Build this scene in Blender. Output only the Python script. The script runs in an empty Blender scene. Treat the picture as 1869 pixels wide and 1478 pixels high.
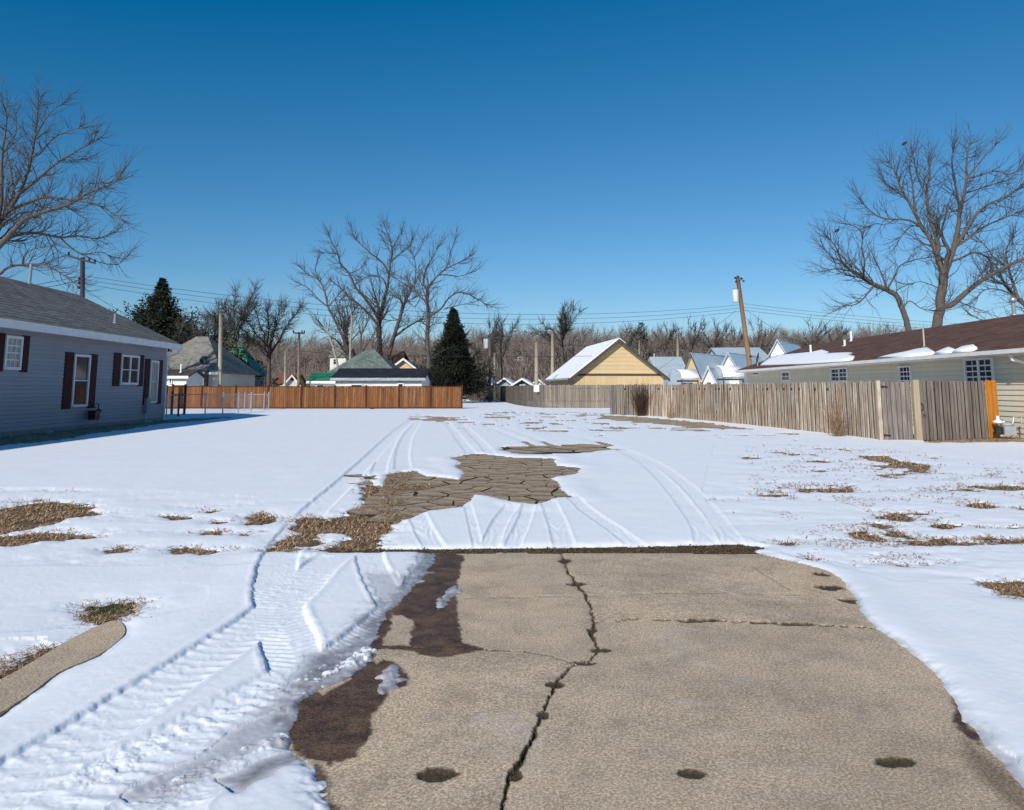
import bpy, math, random
import numpy as np
from mathutils import Vector, Matrix
R_ = math.radians
sc = bpy.context.scene
COL = sc.collection
# ---------------------------------------------------------------- camera
F, CX, CY, HZ, EYE = 1404.0, 934.5, 520.0, 708.0, 1.4      # photo pixels, eye height in metres
PITCH = math.atan((HZ - CY) / F)
cam_d = bpy.data.cameras.new('camera'); cam = bpy.data.objects.new('camera', cam_d); COL.objects.link(cam)
cam.location = (0, 0, EYE); cam.rotation_euler = (math.pi/2 + PITCH, 0, 0)
cam_d.sensor_width = 36; cam_d.lens = F / 1869 * 36
cam_d.shift_y = -(739 - CY) / 1869.0
cam_d.clip_start = 0.05; cam_d.clip_end = 2000
sc.camera = cam
# ---------------------------------------------------------------- light
SUN_EL, SUN_AZ = R_(30), R_(205.5)          # azimuth clockwise from +Y: sun behind the camera, to the left
w = bpy.data.worlds.new('World'); sc.world = w; w.use_nodes = True
nt = w.node_tree; nt.nodes.clear()
sky = nt.nodes.new('ShaderNodeTexSky'); sky.sky_type = 'NISHITA'; sky.sun_disc = False
sky.sun_elevation = SUN_EL; sky.sun_rotation = SUN_AZ; sky.altitude = 200
sky.air_density = 1.0; sky.dust_density = 0.25; sky.ozone_density = 2.5
mu = nt.nodes.new('ShaderNodeMix'); mu.data_type = 'RGBA'; mu.blend_type = 'MULTIPLY'; mu.inputs[0].default_value = 1; mu.inputs[7].default_value = (.66, .73, .87, 1)
hs = nt.nodes.new('ShaderNodeMix'); hs.data_type = 'RGBA'; hs.blend_type = 'SUBTRACT'; hs.clamp_result = False; hs.inputs[0].default_value = 1; hs.inputs[7].default_value = (.52, .20, 0, 1)   # deeper, clearer winter blue
mx = nt.nodes.new('ShaderNodeVectorMath'); mx.operation = 'MAXIMUM'; mx.inputs[1].default_value = (.01, .01, .01)
bg = nt.nodes.new('ShaderNodeBackground'); bg.inputs['Strength'].default_value = 0.11
wo = nt.nodes.new('ShaderNodeOutputWorld')
pre = nt.nodes.new('ShaderNodeHueSaturation'); pre.inputs['Saturation'].default_value = 1.12; pre.inputs['Hue'].default_value = 0.49
nt.links.new(sky.outputs[0], pre.inputs['Color']); nt.links.new(pre.outputs[0], mu.inputs[6]); nt.links.new(mu.outputs[2], hs.inputs[6]); nt.links.new(hs.outputs[2], mx.inputs[0]); nt.links.new(mx.outputs[0], bg.inputs[0]); nt.links.new(bg.outputs[0], wo.inputs[0])
sl = bpy.data.lights.new('sun', 'SUN'); so = bpy.data.objects.new('sun', sl); COL.objects.link(so)
sl.energy = 4.8; sl.angle = R_(0.53); sl.color = (1.0, 0.95, 0.88)
sdir = Vector((math.sin(SUN_AZ)*math.cos(SUN_EL), math.cos(SUN_AZ)*math.cos(SUN_EL), math.sin(SUN_EL)))
so.rotation_euler = sdir.to_track_quat('Z', 'Y').to_euler(); so.location = (-30, -60, 40)
sc.view_settings.view_transform = 'Standard'; sc.view_settings.look = 'None'
sc.view_settings.exposure = 0.0; sc.view_settings.gamma = 1.0; sc.view_settings.use_curve_mapping = False
# ---------------------------------------------------------------- projection helpers
ct, st = math.cos(PITCH), math.sin(PITCH)
def ray(px, py):
    xc = (px - CX)/F; yc = (CY - py)/F
    return Vector((xc, ct - yc*st, st + yc*ct))
def ground(px, py, z=0.0):
    d = ray(px, py); t = (z - EYE)/d.z
    return Vector((d.x*t, d.y*t, z))
def at(px, py, Y):
    d = ray(px, py); t = Y/d.y
    return Vector((d.x*t, Y, EYE + d.z*t))
def gnd_np(P):
    P = np.asarray(P, float); xc = (P[:, 0]-CX)/F; yc = (CY-P[:, 1])/F
    dy = ct - yc*st; dz = st + yc*ct; t = -EYE/dz
    return np.stack([xc*t, dy*t], 1)
def wall_hit(px, py, P, D):
    """pixel ray on the vertical plane through P along D -> (distance along D, height)"""
    d = ray(px, py); nx, ny = -D[1], D[0]
    t = (nx*P[0] + ny*P[1]) / (nx*d.x + ny*d.y)
    q = d*t
    return (q.x-P[0])*D[0] + (q.y-P[1])*D[1], EYE + q.z
# ---------------------------------------------------------------- object helpers
def tag(o, label=None, cat=None, group=None, kind=None):
    if label: o['label'] = label
    if cat: o['category'] = cat
    if group: o['group'] = group
    if kind: o['kind'] = kind
    return o
def thing(name, label, cat, loc=(0, 0, 0), rz=0.0, group=None):
    o = bpy.data.objects.new(name, None); COL.objects.link(o); o.empty_display_size = .3
    o.location = loc; o.rotation_euler = (0, 0, rz)
    return tag(o, label, cat, group)
def link(name, me, parent=None, loc=None, mat=None):
    o = bpy.data.objects.new(name, me); COL.objects.link(o)
    if parent is not None: o.parent = parent
    if loc is not None: o.location = loc
    if mat is not None:
        if not me.materials: me.materials.append(mat)
    return o
class MB:
    def __init__(s): s.v = []; s.f = []
    def add(s, vs, fs):
        b = len(s.v); s.v += [tuple(v) for v in vs]; s.f += [tuple(b+i for i in f) for f in fs]; return s
    def hexa(s, p):
        return s.add(p, [(0,3,2,1),(4,5,6,7),(0,1,5,4),(1,2,6,5),(2,3,7,6),(3,0,4,7)])
    def box(s, x0, x1, y0, y1, z0, z1):
        return s.hexa([(x0,y0,z0),(x1,y0,z0),(x1,y1,z0),(x0,y1,z0),(x0,y0,z1),(x1,y0,z1),(x1,y1,z1),(x0,y1,z1)])
    def obox(s, c, u, n, w, d, z0, z1):
        """box of width w along u (horizontal unit), depth d along n, centred at c in plan"""
        c = Vector((c[0], c[1], 0)); u = Vector((u[0], u[1], 0)); n = Vector((n[0], n[1], 0)); p = []
        for z in (z0, z1):
            for a, b in ((-1,-1),(1,-1),(1,1),(-1,1)):
                q = c + u*(a*w/2) + n*(b*d/2); p.append((q.x, q.y, z))
        return s.hexa(p)
    def slab(s, quad, t):
        """quad of 4 points thickened downwards along its normal by t"""
        q = [Vector(a) for a in quad]; n = (q[1]-q[0]).cross(q[3]-q[0]).normalized()
        if n.z < 0: n = -n
        return s.hexa([a - n*t for a in q] + q)
    def prism(s, poly, axis, a0, a1):
        """closed polygon of (u, z) pairs extruded along x ('x') or y ('y')"""
        n = len(poly)
        mk_ = (lambda u, z, a: (a, u, z)) if axis == 'x' else (lambda u, z, a: (u, a, z))
        vs = [mk_(u, z, a0) for u, z in poly] + [mk_(u, z, a1) for u, z in poly]
        fs = [tuple(range(n))[::-1], tuple(range(n, 2*n))] + [(i, (i+1) % n, n+(i+1) % n, n+i) for i in range(n)]
        return s.add(vs, fs)
    def poly_slab(s, pts, t):
        """flat polygon (3-D points, facing up) thickened downwards"""
        n = len(pts)
        vs = [tuple(p) for p in pts] + [(p[0], p[1], p[2]-t) for p in pts]
        fs = [tuple(range(n)), tuple(range(n, 2*n))[::-1]] + [(i, n+i, n+(i+1) % n, (i+1) % n) for i in range(n)]
        return s.add(vs, fs)
    def tube(s, pts, rad, n=6, cap=True):
        pts = [Vector(p) for p in pts]; m = len(pts)
        rad = rad if isinstance(rad, (list, tuple)) else [rad]*m
        ref = Vector((0, 0, 1)); t0 = (pts[-1]-pts[0]).normalized()
        if abs(t0.z) > .9: ref = Vector((1, 0, 0))
        b = len(s.v)
        for i, p in enumerate(pts):
            t = (pts[min(i+1, m-1)]-pts[max(i-1, 0)]).normalized()
            a = t.cross(ref).normalized(); c = a.cross(t)
            for k in range(n):
                an = 2*math.pi*k/n; q = p + (a*math.cos(an)+c*math.sin(an))*rad[i]; s.v.append(tuple(q))
        for i in range(m-1):
            for k in range(n):
                k2 = (k+1) % n
                s.f.append((b+i*n+k, b+i*n+k2, b+(i+1)*n+k2, b+(i+1)*n+k))
        if cap:
            s.f.append(tuple(b+k for k in range(n))); s.f.append(tuple(b+(m-1)*n+k for k in range(n))[::-1])
        return s
    def lathe(s, prof, n=12, c=(0, 0, 0)):
        b = len(s.v)
        for r, z in prof:
            for k in range(n):
                an = 2*math.pi*k/n; s.v.append((c[0]+r*math.cos(an), c[1]+r*math.sin(an), c[2]+z))
        for i in range(len(prof)-1):
            for k in range(n):
                k2 = (k+1) % n; s.f.append((b+i*n+k, b+i*n+k2, b+(i+1)*n+k2, b+(i+1)*n+k))
        s.f.append(tuple(b+k for k in range(n))[::-1]); s.f.append(tuple(b+(len(prof)-1)*n+k for k in range(n)))
        return s
    def mesh(s, name='m'):
        me = bpy.data.meshes.new(name); me.from_pydata(s.v, [], s.f); me.update(); return me
    def build(s, name, mat, parent=None, smooth=False, loc=None):
        me = s.mesh(name); me.materials.append(mat)
        if smooth: me.shade_smooth()
        return link(name, me, parent, loc)
def np_mesh(name, V, Q, mat, parent=None, smooth=True, attrs=None):
    """mesh from numpy vertices (n,3) and faces (m,3 or 4)"""
    V = np.ascontiguousarray(V, dtype=np.float32); Q = np.ascontiguousarray(Q, dtype=np.int32)
    me = bpy.data.meshes.new(name); k = Q.shape[1]
    me.vertices.add(len(V)); me.vertices.foreach_set('co', V.ravel())
    me.loops.add(Q.size); me.loops.foreach_set('vertex_index', Q.ravel())
    me.polygons.add(len(Q)); me.polygons.foreach_set('loop_start', np.arange(0, Q.size, k, dtype=np.int32))
    if attrs:
        for an, av in attrs.items():
            a = me.attributes.new(an, 'FLOAT', 'POINT'); a.data.foreach_set('value', np.ascontiguousarray(av, dtype=np.float32))
    me.update(calc_edges=True)
    if smooth: me.shade_smooth()
    me.materials.append(mat)
    return link(name, me, parent)
# ---------------------------------------------------------------- materials
class NT:
    def __init__(s, name):
        s.m = bpy.data.materials.new(name); s.m.use_nodes = True; s.t = s.m.node_tree
        s.b = s.t.nodes['Principled BSDF']
    def n(s, ty, **kw):
        nd = s.t.nodes.new(ty)
        for k, v in kw.items():
            if hasattr(nd, k): setattr(nd, k, v)
            else: nd.inputs[k].default_value = v
        return nd
    def l(s, a, b): s.t.links.new(a, b)
    def coords(s, scale=(1, 1, 1), obj=True):
        tc = s.n('ShaderNodeTexCoord'); mp = s.n('ShaderNodeMapping'); mp.inputs['Scale'].default_value = scale
        s.l(tc.outputs['Object' if obj else 'Generated'], mp.inputs[0]); return mp.outputs[0]
    def noise(s, vec, scale, detail=4, rough=.55, dist=0.0):
        nd = s.n('ShaderNodeTexNoise'); nd.inputs['Scale'].default_value = scale; nd.inputs['Detail'].default_value = detail
        nd.inputs['Roughness'].default_value = rough; nd.inputs['Distortion'].default_value = dist
        s.l(vec, nd.inputs['Vector']); return nd.outputs['Fac']
    def ramp(s, fac, stops):
        nd = s.n('ShaderNodeValToRGB'); e = nd.color_ramp.elements
        while len(e) < len(stops): e.new(.5)
        for q, (p, c) in zip(e, stops): q.position = p; q.color = tuple(c)+((1,) if len(c) == 3 else ())
        s.l(fac, nd.inputs[0]); return nd.outputs[0]
    def mix(s, fac, a, b, mode='MIX'):
        nd = s.n('ShaderNodeMix'); nd.data_type = 'RGBA'; nd.blend_type = mode
        if isinstance(fac, (int, float)): nd.inputs[0].default_value = fac
        else: s.l(fac, nd.inputs[0])
        for q, i in ((a, 6), (b, 7)):
            if isinstance(q, (tuple, list)): nd.inputs[i].default_value = tuple(q)+((1,) if len(q) == 3 else ())
            else: s.l(q, nd.inputs[i])
        return nd.outputs[2]
    def math(s, op, a, b=None):
        nd = s.n('ShaderNodeMath'); nd.operation = op
        for q, i in ((a, 0), (b, 1)):
            if q is None: continue
            if isinstance(q, (int, float)): nd.inputs[i].default_value = q
            else: s.l(q, nd.inputs[i])
        return nd.outputs[0]
    def bump(s, h, strength=.3, dist=.01, normal=None):
        nd = s.n('ShaderNodeBump'); nd.inputs['Strength'].default_value = strength; nd.inputs['Distance'].default_value = dist
        s.l(h, nd.inputs['Height'])
        if normal is not None: s.l(normal, nd.inputs['Normal'])
        s.l(nd.outputs[0], s.b.inputs['Normal']); return nd.outputs[0]
    def col(s, c):
        if isinstance(c, (tuple, list)): s.b.inputs['Base Color'].default_value = tuple(c)+((1,) if len(c) == 3 else ())
        else: s.l(c, s.b.inputs['Base Color'])
    def attr(s, name):
        nd = s.n('ShaderNodeAttribute'); nd.attribute_name = name; return nd.outputs['Fac']
def mk(name, c1, c2=None, scale=4, stretch=(1, 1, 1), rough=.75, bump=.15, bd=.004, rnd=0.0, metal=0.0, spec=.35, detail=5):
    m = NT(name); v = m.coords(stretch); f = m.noise(v, scale, detail, .6)
    c2 = c2 or tuple(x*.75 for x in c1)
    c = m.ramp(f, [(.3, c2), (.7, c1)])
    if rnd:
        oi = m.n('ShaderNodeObjectInfo')
        g = m.math('ADD', m.math('MULTIPLY', oi.outputs['Random'], 2*rnd), 1-rnd)
        hsv = m.n('ShaderNodeHueSaturation'); m.l(g, hsv.inputs['Value']); m.l(c, hsv.inputs['Color']); c = hsv.outputs[0]
    m.col(c); m.b.inputs['Roughness'].default_value = rough; m.b.inputs['Metallic'].default_value = metal
    m.b.inputs['Specular IOR Level'].default_value = spec
    if bump: m.bump(f, bump, bd)
    return m.m
def wood_mat(name, pale, dark, rnd=.25, edge=None, patch=None):
    m = NT(name); v = m.coords((14, 14, .9)); oi = m.n('ShaderNodeObjectInfo')
    off = m.n('ShaderNodeVectorMath'); off.operation = 'SCALE'; off.inputs['Scale'].default_value = 57.0
    cmb = m.n('ShaderNodeCombineXYZ'); m.l(oi.outputs['Random'], cmb.inputs[0]); m.l(oi.outputs['Random'], cmb.inputs[2])
    m.l(cmb.outputs[0], off.inputs[0]); ad = m.n('ShaderNodeVectorMath'); m.l(v, ad.inputs[0]); m.l(off.outputs[0], ad.inputs[1])
    f = m.noise(ad.outputs[0], 1.6, 6, .65, .4)
    c = m.ramp(f, [(.28, dark), (.5, tuple((a+b)/2 for a, b in zip(pale, dark))), (.72, pale)])
    v2 = m.coords((1, 1, 1)); 
    if patch:
        ad2 = m.n('ShaderNodeVectorMath'); m.l(v2, ad2.inputs[0]); m.l(off.outputs[0], ad2.inputs[1])
        f2 = m.noise(ad2.outputs[0], 1.4, 3); c = m.mix(m.ramp(f2, [(.42, (0, 0, 0)), (.62, (1, 1, 1))]), c, patch)
    g = m.math('ADD', m.math('MULTIPLY', oi.outputs['Random'], 2*rnd), 1-rnd)
    hsv = m.n('ShaderNodeHueSaturation'); m.l(g, hsv.inputs['Value']); m.l(c, hsv.inputs['Color']); c = hsv.outputs[0]
    if edge:      # shade of the gaps between boards, painted along each board's long edges
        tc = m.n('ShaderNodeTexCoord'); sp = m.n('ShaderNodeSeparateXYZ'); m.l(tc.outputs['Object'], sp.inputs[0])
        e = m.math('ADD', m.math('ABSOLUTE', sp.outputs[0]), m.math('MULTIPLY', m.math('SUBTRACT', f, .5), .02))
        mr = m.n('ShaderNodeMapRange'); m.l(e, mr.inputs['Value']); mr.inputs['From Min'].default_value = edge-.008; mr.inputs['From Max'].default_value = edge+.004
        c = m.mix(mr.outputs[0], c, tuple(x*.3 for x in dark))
    m.col(c)
    m.b.inputs['Roughness'].default_value = .85; m.b.inputs['Specular IOR Level'].default_value = .2
    m.bump(f, .35, .004); return m.m
def shingle_mat(name, c1, c2, course=.14, rough=.9, slope_scale=1.0):
    """asphalt shingles: rows of tabs with slight tone steps and a bump line per course (object z drives the rows)"""
    m = NT(name); tc = m.n('ShaderNodeTexCoord'); sp = m.n('ShaderNodeSeparateXYZ'); m.l(tc.outputs['Object'], sp.inputs[0])
    cb = m.n('ShaderNodeCombineXYZ'); s_ = m.math('ADD', sp.outputs[0], sp.outputs[1])
    m.l(s_, cb.inputs[0]); m.l(m.math('MULTIPLY', sp.outputs[2], slope_scale*2.2), cb.inputs[1])
    br = m.n('ShaderNodeTexBrick'); br.inputs['Scale'].default_value = 1.0; br.inputs['Brick Width'].default_value = .34
    br.inputs['Row Height'].default_value = course; br.inputs['Mortar Size'].default_value = .008
    br.inputs['Color1'].default_value = (*c1, 1); br.inputs['Color2'].default_value = (*c2, 1)
    br.inputs['Mortar'].default_value = (*[x*.6 for x in c2], 1); m.l(cb.outputs[0], br.inputs['Vector'])
    v = m.coords(); f = m.noise(v, 1.2, 6, .6); f2 = m.noise(v, 60, 2)
    c = m.mix(m.ramp(f, [(.35, (.78, .78, .78)), (.65, (1.15, 1.15, 1.15))]), (0, 0, 0), br.outputs[0], 'MIX')
    c = m.mix(1.0, br.outputs[0], m.ramp(f, [(.3, (.72, .72, .72)), (.7, (1., 1., 1.))]), 'MULTIPLY')
    c = m.mix(.6, c, m.ramp(f2, [(.3, (.6, .6, .6)), (.7, (1., 1., 1.))]), 'MULTIPLY')
    m.col(c); m.b.inputs['Roughness'].default_value = rough; m.b.inputs['Specular IOR Level'].default_value = .2
    m.bump(m.math('SUBTRACT', f2, br.outputs['Fac']), .4, .01); return m.m
def glass_mat(name, c=(.015, .02, .025)):
    m = NT(name); v = m.coords(); f = m.noise(v, 1.1, 2)
    m.col(m.ramp(f, [(.3, c), (.7, tuple(x*2.2 for x in c))])); m.b.inputs['Roughness'].default_value = .06
    m.b.inputs['Specular IOR Level'].default_value = .3; return m.m
M = {}
M['white_paint'] = mk('white_paint', (.74, .75, .76), (.62, .63, .64), 3, rough=.55, bump=.03)
M['gutter_white'] = mk('gutter_white', (.78, .77, .74), (.66, .65, .6), 2, rough=.45, bump=.02)
M['cream_siding'] = mk('cream_siding', (.66, .60, .46), (.58, .52, .39), 1.2, rough=.6, bump=.03, rnd=.05)
M['grey_siding'] = mk('grey_siding', (.30, .305, .34), (.26, .265, .30), .8, rough=.55, bump=.03, rnd=.05)
M['wall_back'] = mk('wall_back', (.30, .29, .28), None, 2)
M['maroon'] = mk('maroon_paint', (.05, .006, .011), (.03, .004, .007), 6, rough=.6, spec=.15, bump=.05)
M['brown_shingle'] = shingle_mat('brown_shingle', (.20, .115, .085), (.13, .073, .056))
M['grey_shingle'] = shingle_mat('grey_shingle', (.30, .285, .26), (.19, .185, .17))
M['beige_shingle'] = shingle_mat('beige_shingle', (.36, .34, .29), (.24, .225, .195))
M['greengrey_shingle'] = shingle_mat('greengrey_shingle', (.24, .28, .25), (.13, .165, .15), .3)
M['green_roof'] = mk('green_roof', (.04, .22, .11), (.025, .14, .07), 5, (1, 1, 3), rough=.5)
M['black_shingle'] = shingle_mat('black_shingle', (.035, .038, .05), (.02, .022, .03))
M['blue_metal'] = mk('blue_metal_roof', (.55, .64, .67), (.44, .52, .56), 1.0, rough=.38, metal=.25, bump=.03)
M['dark_trim'] = mk('dark_trim', (.07, .055, .05), None, 4)
M['yellow'] = mk('yellow_siding', (.56, .415, .23), (.50, .37, .20), 1.0, rough=.6, bump=.03, rnd=.05)
M['tan'] = mk('tan_siding', (.60, .43, .25), (.52, .37, .2), 1.0, rough=.6)
M['pale_wall'] = mk('pale_wall', (.66, .60, .50), (.58, .52, .43), 1.2, rough=.7)
M['white_wall'] = mk('white_wall', (.72, .71, .68), (.6, .6, .58), 1.5, rough=.7)
M['shade_wall'] = mk('dull_blue_wall', (.30, .32, .36), None, 1.5)  # dull blue; also the painted shade on the cream hip house's right side
M['red_roof'] = mk('red_roof', (.22, .09, .06), None, 5)
M['glass'] = glass_mat('window_glass'); M['glass_curtain'] = mk('net_curtain', (.42, .43, .40), (.16, .17, .17), 9, (1, 1, .3), rough=.3, bump=.05)
M['galv'] = mk('galvanised_steel', (.50, .52, .54), (.36, .38, .40), 6, rough=.4, metal=.6, bump=.03)
M['black_metal'] = mk('black_metal', (.02, .02, .022), None, 5, rough=.5)
M['dish'] = mk('dish_grey', (.05, .05, .055), None, 5, rough=.5)
M['pole_wood'] = mk('pole_wood', (.27, .21, .15), (.13, .10, .08), 3, (6, 6, .5), rough=.85, bump=.4, bd=.01)
M['pole_brown'] = mk('pole_brown', (.30, .17, .09), (.16, .10, .07), 3, (6, 6, .5), rough=.85, bump=.4, bd=.01)
M['pole_pale'] = mk('pole_pale', (.46, .40, .30), (.28, .24, .18), 2, (6, 6, .5), rough=.85, bump=.3, bd=.01)
M['pole_dark'] = mk('pole_dark', (.07, .07, .08), None, 3, (6, 6, .5), rough=.85, bump=.4, bd=.01)
M['transformer'] = mk('transformer_grey', (.62, .64, .65), (.5, .52, .53), 3, rough=.4)
M['meter_grey'] = mk('meter_grey', (.34, .37, .40), (.25, .28, .30), 6, rough=.45)
M['crack_dirt'] = mk('crack_dirt', (.035, .025, .017), (.012, .009, .007), 30, rough=.95)
M['insulator'] = mk('insulator_brown', (.03, .02, .02), None, 3, rough=.3)
M['cable'] = mk('black_cable', (.02, .02, .025), None, 3, rough=.6, bump=0)
M['bark'] = mk('tree_bark', (.135, .115, .10), (.05, .042, .037), 5, (5, 5, 1), rough=.9, bump=.6, bd=.02)
M['bark_dark'] = mk('dark_bark', (.11, .09, .078), (.05, .042, .037), 5, (5, 5, 1), rough=.9, bump=.6, bd=.02)
M['bark_pale'] = mk('pale_bark', (.42, .35, .28), (.22, .18, .145), 4, (5, 5, 1), rough=.9, bump=.5, bd=.02)
M['twig'] = mk('twig_bark', (.09, .078, .072), (.05, .042, .038), 3, rough=.9, bump=0)
M['wood_twig'] = mk('far_twig', (.26, .21, .18), (.08, .065, .058), .22, rough=.95, bump=0, detail=4)
M['cedar'] = mk('cedar_leaf', (.020, .032, .013), (.006, .009, .005), 1.3, rough=.8, bump=0)
M['cedar_rust'] = mk('cedar_rust_leaf', (.075, .035, .018), (.03, .018, .01), 1.3, rough=.8, bump=0)
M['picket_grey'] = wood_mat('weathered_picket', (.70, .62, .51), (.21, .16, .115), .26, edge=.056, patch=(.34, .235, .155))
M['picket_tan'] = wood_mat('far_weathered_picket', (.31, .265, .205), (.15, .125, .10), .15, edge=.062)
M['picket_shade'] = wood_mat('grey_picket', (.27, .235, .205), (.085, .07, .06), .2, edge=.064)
M['picket_post'] = wood_mat('pale_post', (.42, .34, .23), (.24, .19, .13), .05)
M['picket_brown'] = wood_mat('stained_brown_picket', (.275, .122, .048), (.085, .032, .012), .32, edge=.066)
M['brown_frame'] = wood_mat('stained_brown_frame', (.10, .035, .015), (.035, .014, .008), .1)
M['picket_orange'] = wood_mat('new_orange_board', (.62, .25, .035), (.40, .14, .02), .1)
M['dead_stem'] = mk('dead_stem', (.34, .21, .12), (.18, .11, .07), 3, rough=.9, bump=0)
M['vine'] = mk('dead_vine', (.10, .055, .035), (.045, .027, .02), 3, rough=.9, bump=0)
M['sign_white'] = mk('sign_white', (.75, .75, .74), None, 3)
def snow_mat(name):
    m = NT(name); v = m.coords()
    f1 = m.noise(v, 2.2, 5, .6); f2 = m.noise(v, 42, 5, .7); f3 = m.noise(v, 220, 2, .6)
    sl_ = m.attr('slush'); h = m.math('ADD', m.math('MULTIPLY', f1, .25), m.math('ADD', m.math('MULTIPLY', f2, .10), m.math('MULTIPLY', f3, .05)))
    base = m.mix(m.ramp(f1, [(.3, (0, 0, 0)), (.7, (1, 1, 1))]), (.80, .83, .875), (.86, .875, .90))
    f4 = m.noise(v, 9, 5, .65); slc = m.ramp(f4, [(.35, (.15, .125, .12)), (.62, (.44, .43, .45))])
    sf = m.math('MULTIPLY', sl_, m.math('ADD', .55, f4)); nd = sf.node; nd.use_clamp = True
    m.col(m.mix(sf, base, slc))
    r = m.math('SUBTRACT', .62, m.math('MULTIPLY', sl_, .35)); m.l(r, m.b.inputs['Roughness'])
    m.b.inputs['Specular IOR Level'].default_value = .25
    m.bump(h, .35, .03); return m.m
M['snow'] = snow_mat('snow')
M['roof_snow'] = mk('roof_snow', (.84, .86, .9), (.80, .82, .87), 2, rough=.7, bump=.2, bd=.02)
def concrete_mat(name, pale=(.56, .43, .31), dark=(.20, .15, .10)):
    m = NT(name); v = m.coords(); f1 = m.noise(v, .9, 4); f2 = m.noise(v, 85, 4, .85); f3 = m.noise(v, 260, 2, .7); f5 = m.noise(v, 7, 5, .7)
    base = m.mix(m.ramp(f1, [(.35, (0, 0, 0)), (.65, (1, 1, 1))]), pale, tuple(x*.86 for x in pale))
    agg = m.ramp(f2, [(.41, dark), (.5, (.40, .315, .21)), (.58, (.77, .62, .475))])
    c = m.mix(.70, base, agg); c = m.mix(1.0, c, m.ramp(m.noise(v, .55, 5, .6, .6), [(.34, (.80, .79, .78)), (.5, (1.02, 1.02, 1.02)), (.66, (1.16, 1.12, 1.06))]), 'MULTIPLY')
    st_ = m.noise(v, 1.7, 7, .72, 1.2); c = m.mix(m.ramp(st_, [(.56, (0, 0, 0)), (.68, (.45, .45, .45))]), c, (.24, .205, .17)); c = m.mix(m.ramp(st_, [(.30, (.4, .4, .4)), (.42, (0, 0, 0))]), c, (.60, .56, .50))
    c = m.mix(1.0, c, m.ramp(m.noise(v, 3.1, 6, .7), [(.33, (.78, .77, .76)), (.5, (1., 1., 1.)), (.68, (1.1, 1.08, 1.04))]), 'MULTIPLY')
    c = m.mix(m.ramp(f5, [(.5, (0, 0, 0)), (.72, (.35, .35, .35))]), c, (.30, .27, .22))
    vo = m.n('ShaderNodeTexVoronoi'); vo.inputs['Scale'].default_value = 38; m.l(v, vo.inputs['Vector'])
    spots = m.ramp(vo.outputs['Distance'], [(.10, (1, 1, 1)), (.2, (0, 0, 0))])
    c = m.mix(m.math('MULTIPLY', spots, m.ramp(f3, [(.5, (0, 0, 0)), (.6, (.6, .6, .6))])), c, (.60, .54, .44))
    wt = m.attr('wet'); c = m.mix(wt, c, m.ramp(m.math('ADD', m.math('MULTIPLY', f5, .4), m.math('MULTIPLY', f2, .6)), [(.40, (.028, .017, .013)), (.5, (.095, .056, .034)), (.60, (.20, .12, .066))]))
    ds = m.attr('dirt'); c = m.mix(ds, c, m.ramp(f2, [(.35, (.025, .018, .01)), (.65, (.10, .075, .04))]))
    m.col(c); m.l(m.math('SUBTRACT', .9, m.math('MULTIPLY', wt, .3)), m.b.inputs['Roughness'])
    m.b.inputs['Specular IOR Level'].default_value = .25
    h = m.math('ADD', m.math('MULTIPLY', f2, .6), m.math('MULTIPLY', f3, .4)); m.bump(h, .15, .003); return m.m
M['concrete'] = concrete_mat('concrete')
def soil_mat(name, c1, c2, c3):
    m = NT(name); v = m.coords(); f1 = m.noise(v, 3, 5, .65); f2 = m.noise(v, 45, 5, .75)
    c = m.mix(.6, m.ramp(f1, [(.35, c1), (.6, c2)]), m.ramp(f2, [(.35, c1), (.5, c2), (.68, c3)]))
    if name == 'lawn_soil':     # dormant tan turf further off, along the fences
        g = m.n('ShaderNodeNewGeometry'); sp = m.n('ShaderNodeSeparateXYZ'); m.l(g.outputs['Position'], sp.inputs[0])
        mr = m.n('ShaderNodeMapRange'); m.l(sp.outputs[1], mr.inputs['Value']); mr.inputs['From Min'].default_value = 9; mr.inputs['From Max'].default_value = 20
        c = m.mix(mr.outputs[0], c, m.mix(.5, m.ramp(f2, [(.35, (.20, .145, .09)), (.6, (.52, .43, .30))]), m.ramp(m.noise(v, 1.1, 6, .7), [(.38, (.16, .11, .07)), (.62, (.55, .46, .33))])))
    if name == 'old_pavement':      # fine crazing between the broken pieces, patches of grit
        vo = m.n('ShaderNodeTexVoronoi'); vo.feature = 'DISTANCE_TO_EDGE'; vo.inputs['Scale'].default_value = 8
        wv = m.n('ShaderNodeVectorMath'); nz = m.n('ShaderNodeTexNoise'); nz.inputs['Scale'].default_value = 7; m.l(v, nz.inputs['Vector']); sc2 = m.n('ShaderNodeVectorMath'); sc2.operation = 'SCALE'; sc2.inputs['Scale'].default_value = .22
        m.l(nz.outputs['Color'], sc2.inputs[0]); m.l(v, wv.inputs[0]); m.l(sc2.outputs[0], wv.inputs[1]); m.l(wv.outputs[0], vo.inputs['Vector'])
        k = m.math('MULTIPLY', m.ramp(vo.outputs['Distance'], [(.0, (1, 1, 1)), (.05, (0, 0, 0))]), m.ramp(f1, [(.35, (0, 0, 0)), (.55, (.8, .8, .8))])); c = m.mix(k, c, (.07, .05, .035))
        c = m.mix(m.ramp(m.noise(v, 1.3, 5, .7), [(.45, (0, 0, 0)), (.62, (.7, .7, .7))]), c, (.17, .12, .08))
    m.col(c); m.b.inputs['Roughness'].default_value = .95; m.b.inputs['Specular IOR Level'].default_value = .1; m.bump(f2, .8, .02); return m.m
M['soil'] = soil_mat('lawn_soil', (.055, .034, .024), (.18, .12, .075), (.36, .26, .17))
M['litter'] = soil_mat('leaf_litter', (.05, .035, .028), (.10, .072, .056), (.17, .13, .105))
M['pavement'] = soil_mat('old_pavement', (.27, .20, .13), (.50, .39, .27), (.70, .58, .43))
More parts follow.
